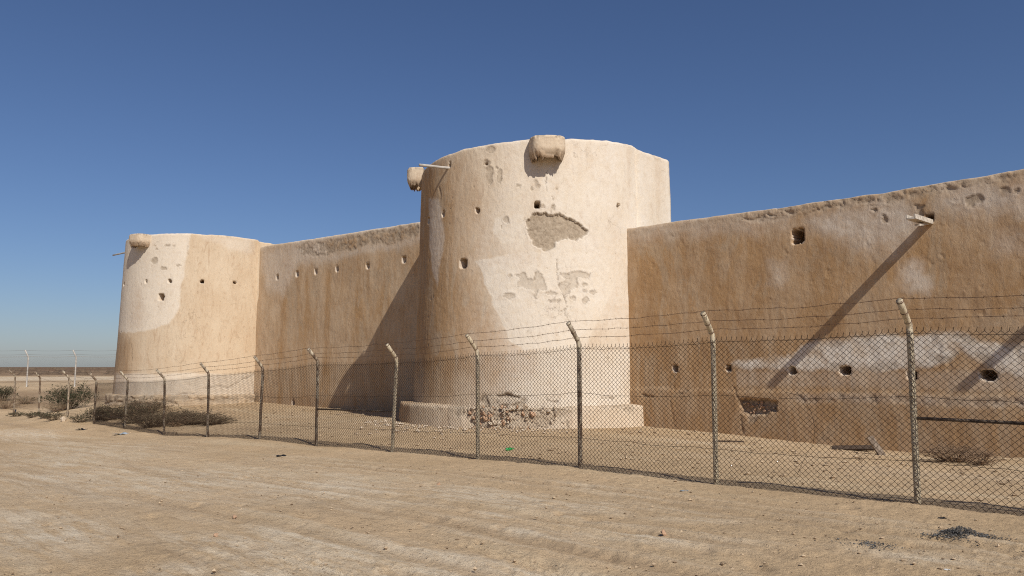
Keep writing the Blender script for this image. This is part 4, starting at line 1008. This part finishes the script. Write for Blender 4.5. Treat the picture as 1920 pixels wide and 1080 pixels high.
# far scrub that reads as one belt on the plain
rs = np.random.RandomState(77); V = []; F = []
for k in range(2600):
    a = R(rs.uniform(-60, 60)); r = 160 * (1400 / 160) ** rs.rand(); x, y = r * math.sin(a), r * math.cos(a); h = rs.uniform(.25, .8) * (1.0 if r < 500 else 1.7); w = h * rs.uniform(1.2, 3.5)
    z = float(ground0(x, y)) - .05; n0 = len(V)
    for j in range(7): t = j * 2 * math.pi / 7; V.append((x + w * math.cos(t) * rs.uniform(.7, 1.2), y + w * math.sin(t) * rs.uniform(.7, 1.2), z))
    for j in range(7): t = j * 2 * math.pi / 7 + .3; V.append((x + .6 * w * math.cos(t), y + .6 * w * math.sin(t), z + h * rs.uniform(.5, 1.0)))
    V.append((x, y, z + h))
    for j in range(7): F += [(n0 + j, n0 + (j + 1) % 7, n0 + 7 + j), (n0 + (j + 1) % 7, n0 + 7 + (j + 1) % 7, n0 + 7 + j), (n0 + 7 + j, n0 + 7 + (j + 1) % 7, n0 + 14)]
tag(link('far_scrub', raw_mesh('far_scrub', V, None, F), M_STEM), 'belt of low brown scrub far out on the plain', 'scrub', None, 'stuff')

# ------------------------------------------------------------------ loose things on the sand
def pebbles(name, n, gen, smin, smax, mat, label, seed, cat):
    rs = np.random.RandomState(seed); V = []; F = []
    ico = np.array([[0, 0, 1], [.9, 0, .3], [.28, .85, .3], [-.72, .53, .3], [-.72, -.53, .3], [.28, -.85, .3], [0, 0, -.6]])
    fc = np.array([[0, 1, 2], [0, 2, 3], [0, 3, 4], [0, 4, 5], [0, 5, 1], [6, 2, 1], [6, 3, 2], [6, 4, 3], [6, 5, 4], [6, 1, 5]])
    pts = gen(rs, n); zz = ground_z(pts[:, 0], pts[:, 1]) + (pts[:, 2] if pts.shape[1] > 2 else 0)
    sz = smin * (smax / smin) ** (rs.rand(len(pts)) ** 2.2)
    for i in range(len(pts)):
        a = rs.uniform(0, 6.28); v = ico * rs.uniform(.6, 1.25, (7, 1)) * sz[i] * rs.uniform(.6, 1.3, 3); c, s = math.cos(a), math.sin(a)
        v = np.stack([v[:, 0] * c - v[:, 1] * s, v[:, 0] * s + v[:, 1] * c, v[:, 2] * .8], 1) + [pts[i, 0], pts[i, 1], zz[i] + sz[i] * .12]
        F.append(fc + 7 * i); V.append(v)
    return tag(link(name, raw_mesh(name, np.concatenate(V), None, np.concatenate(F), None, False), mat), label, cat, None, 'stuff')
def gen_track(rs, n):
    r = 4.5 * (34 / 4.5) ** rs.rand(n); a = np.radians(rs.uniform(-44, 42, n)); p = np.stack([r * np.sin(a), r * np.cos(a)], 1)
    s, q = sq_of(p[:, 0], p[:, 1]); e = q - fence_q(s); keep = (e > .2) & (rs.rand(n) < .25 + .75 * np.exp(-((e - 1.2) / 1.5) ** 2) + .4 * (fbm(p[:, 0] * .5, p[:, 1] * .5, 3.) > .1)); return p[keep]
pebbles('pebbles', 17000, gen_track, .005, .028, M_PEBBLE, 'small pebbles and clods strewn over the sandy track', 51, 'pebbles')
def gen_in(rs, n):
    s = rs.uniform(-13, 24, n); q = rs.uniform(.3, 8, n); p = P0 + s[:, None] * D + q[:, None] * N
    ok = (q < fence_q(s) - .1) & (np.hypot(*(p - C_MAIN).T) > 4.5) & (np.hypot(*(p - C_FAR).T) > 4.6); return p[ok]
pebbles('rubble_scatter', 3600, gen_in, .012, .06, M_PEBBLE, 'stone chips scattered on the sand inside the fence', 52, 'rubble')
def gen_foot(rs, n):
    ph = np.radians(rs.uniform(35, 140, n)); rr = 4.55 + np.abs(rs.normal(size=n)) * .55; return C_MAIN + rr[:, None] * (-D * np.cos(ph)[:, None] + N * np.sin(ph)[:, None])
pebbles('fallen_rubble', 420, gen_foot, .02, .085, M_STONE, 'pale broken plaster lying at the foot of the big tower', 53, 'rubble')
def pile(px, py, rx, h, n, seed, label, smin, smax):
    c = ground_hit(px, py)
    def g(rs, m):
        d = rs.normal(size=(m, 2)) * np.array([rx, rx * .62]) * .5; d = d @ np.array([[.95, -.3], [.3, .95]]); z = h * np.exp(-((d[:, 0] / (rx * .62)) ** 2 + (d[:, 1] / (rx * .42)) ** 2)) * rs.uniform(.1, 1.0, m)
        return np.concatenate([c[:2] + d, z[:, None]], 1)
    return pebbles('gravel_heap', n, g, smin, smax, M_GRAVEL, label, seed, 'gravel')
pile(1803, 1006, .32, .10, 2600, 61, 'small heap of black gravel on the sandy track', .005, .014)
pile(1625, 1021, .26, .008, 420, 62, 'thin flat scatter of black gravel chips beside the gravel heap', .005, .014)
# single stones and clods
rs = np.random.RandomState(90)
for px, py, sz, lab, pale in ((1245, 1001, .055, 'brown clod lying alone on the open track', False), (1147, 1000, .03, 'small brown clod on the track, beside a larger clod', False),
        (822, 909, .05, 'flat dark stone on the track below the fence', False), (1270, 833, .06, 'pale stone on the sand inside the fence', True), (405, 1005, .05, 'flat brown stone on the bare near track', False),
        (440, 970, .04, 'small brown clod on the pale crusted track', False), (118, 790, .22, 'large pale stone on the bank by the bare posts', True), (345, 712, .0, '', True)):
    if sz <= 0: continue
    p = ground_hit(px, py); o = put_stone(p + UP * sz * .2, sz, rs, None, pale); tag(o, lab, 'stone')
# planks by the wall, one a stand-in for a cast shadow
def plank(name, a_px, b_px, wid, th, lift_a, lift_b, mat, label, roll=0.0):
    A = ground_hit(*a_px) + UP * lift_a; B = ground_hit(*b_px) + UP * lift_b; ax = B - A; L = np.linalg.norm(ax); ax /= L
    sd = np.cross(ax, UP); sd /= np.linalg.norm(sd); up = np.cross(sd, ax); sd, up = sd * math.cos(roll) + up * math.sin(roll), up * math.cos(roll) - sd * math.sin(roll)
    import bmesh
    bm = bmesh.new(); bmesh.ops.create_cube(bm, size=1); bmesh.ops.bevel(bm, geom=list(bm.edges), offset=.03, segments=1, affect='EDGES')
    me = bpy.data.meshes.new(name); bm.to_mesh(me); bm.free(); V = np.zeros(len(me.vertices) * 3, np.float32); me.vertices.foreach_get('co', V); V = V.reshape(-1, 3).astype(float)
    c = (A + B) / 2; V = V[:, :1] * L * ax + V[:, 1:2] * wid * sd + V[:, 2:] * th * up
    me.vertices.foreach_set('co', V.astype(np.float32).ravel()); me.update(); return tag(link(name, me, mat, None, c), label, 'plank')
def stub():
    foot = ground_hit(1658, 853); r = ray(1630, 819); k = foot[1] / ray(1658, 853)[1]; top = CAM + r * (k * 1.01); foot = foot - UP * .08
    import bmesh
    ax = top - foot; L = np.linalg.norm(ax); ax /= L; sd = np.cross(ax, np.array([0.2, 1, 0])); sd /= np.linalg.norm(sd); up = np.cross(sd, ax)
    a = Acc(); c = (top + foot) / 2; a.box(c, ax * L / 2, sd * .06, up * .10); o = link('plank', a.mesh('plank', c), M_WOOD, None, c); tag(o, 'short grey plank end sticking up slantwise out of the sand', 'plank')
stub()
plank('plank', (1640, 848), (1560, 842), .16, .05, .10, .02, M_DARKWOOD_SHADOW, 'dark board added as the painted shadow of the slanting plank end', .5)  # near-black board laid where the plank's shadow falls
plank('plank', (1345, 828), (1395, 829), .08, .03, .015, .015, M_DARKWOOD_SHADOW, 'thin dark stick of wood lying at the wall foot')
# litter
def litter(px, py, kind, label, mat, sz):
    p = ground_hit(px, py); a = Acc()
    if kind == 'bottle':
        ax = np.array([.8, .5, .05]); ax /= np.linalg.norm(ax); t = np.array([0, .05, .1, .6, .72, .82, .84, 1.0]); r = np.array([.5, .95, 1, 1, .8, .4, .36, .36]) * sz * .17
        a.tube([p + UP * sz * .16 + ax * sz * (k - .5) for k in t], r, 10, True)
    else:
        rs_ = np.random.RandomState(int(px)); n = 7; g = np.linspace(-.5, .5, n); X, Y = np.meshgrid(g, g); zz = .28 * np.abs(fbm(X * 2.3, Y * 2.3, px * .37, 3)) + .02; V = np.stack([X * sz + .1 * sz * perlin(X * 3, Y * 3, 1.), Y * sz * .6, zz * sz], -1) + p; a.add(V, grid_faces(n, n))
        a.add(V - UP * .004, grid_faces(n, n)[:, ::-1])
    o = link(kind if kind == 'bottle' else 'scrap', a.mesh('litter', p, True), mat, None, p); return tag(o, label, 'litter')
M_GBOT = simple('green_plastic', (.02, .22, .05), (.03, .30, .08), 4, .25, .5, .05); M_BLACK = simple('black_plastic', (.012, .012, .013), (.03, .03, .03), 10, .5, .3)
M_BLUE = simple('pale_blue_plastic', (.22, .27, .31), (.36, .40, .43), 6, .4, .4); M_WHITE = simple('white_paper', (.62, .6, .55), (.72, .7, .66), 6, .7, .2)
litter(956, 845, 'bottle', 'green plastic bottle lying on the sand inside the fence', M_GBOT, .21)
litter(154, 806, 'scrap', 'crumpled black scrap on the track near the bare posts', M_BLACK, .45)
litter(226, 815, 'scrap', 'flattened pale blue wrapper on the track by the scrub', M_BLUE, .5)
litter(1283, 921, 'scrap', 'small pale blue wrapper on the track by the fence', M_BLUE, .12)
litter(527, 855, 'scrap', 'flat black scrap on the open track', M_BLACK, .22)
litter(1762, 972, 'scrap', 'dark scrap lying near the fence and the gravel heap', M_BLACK, .13)
litter(1775, 1068, 'scrap', 'tiny white paper scrap on the near track', M_WHITE, .05)
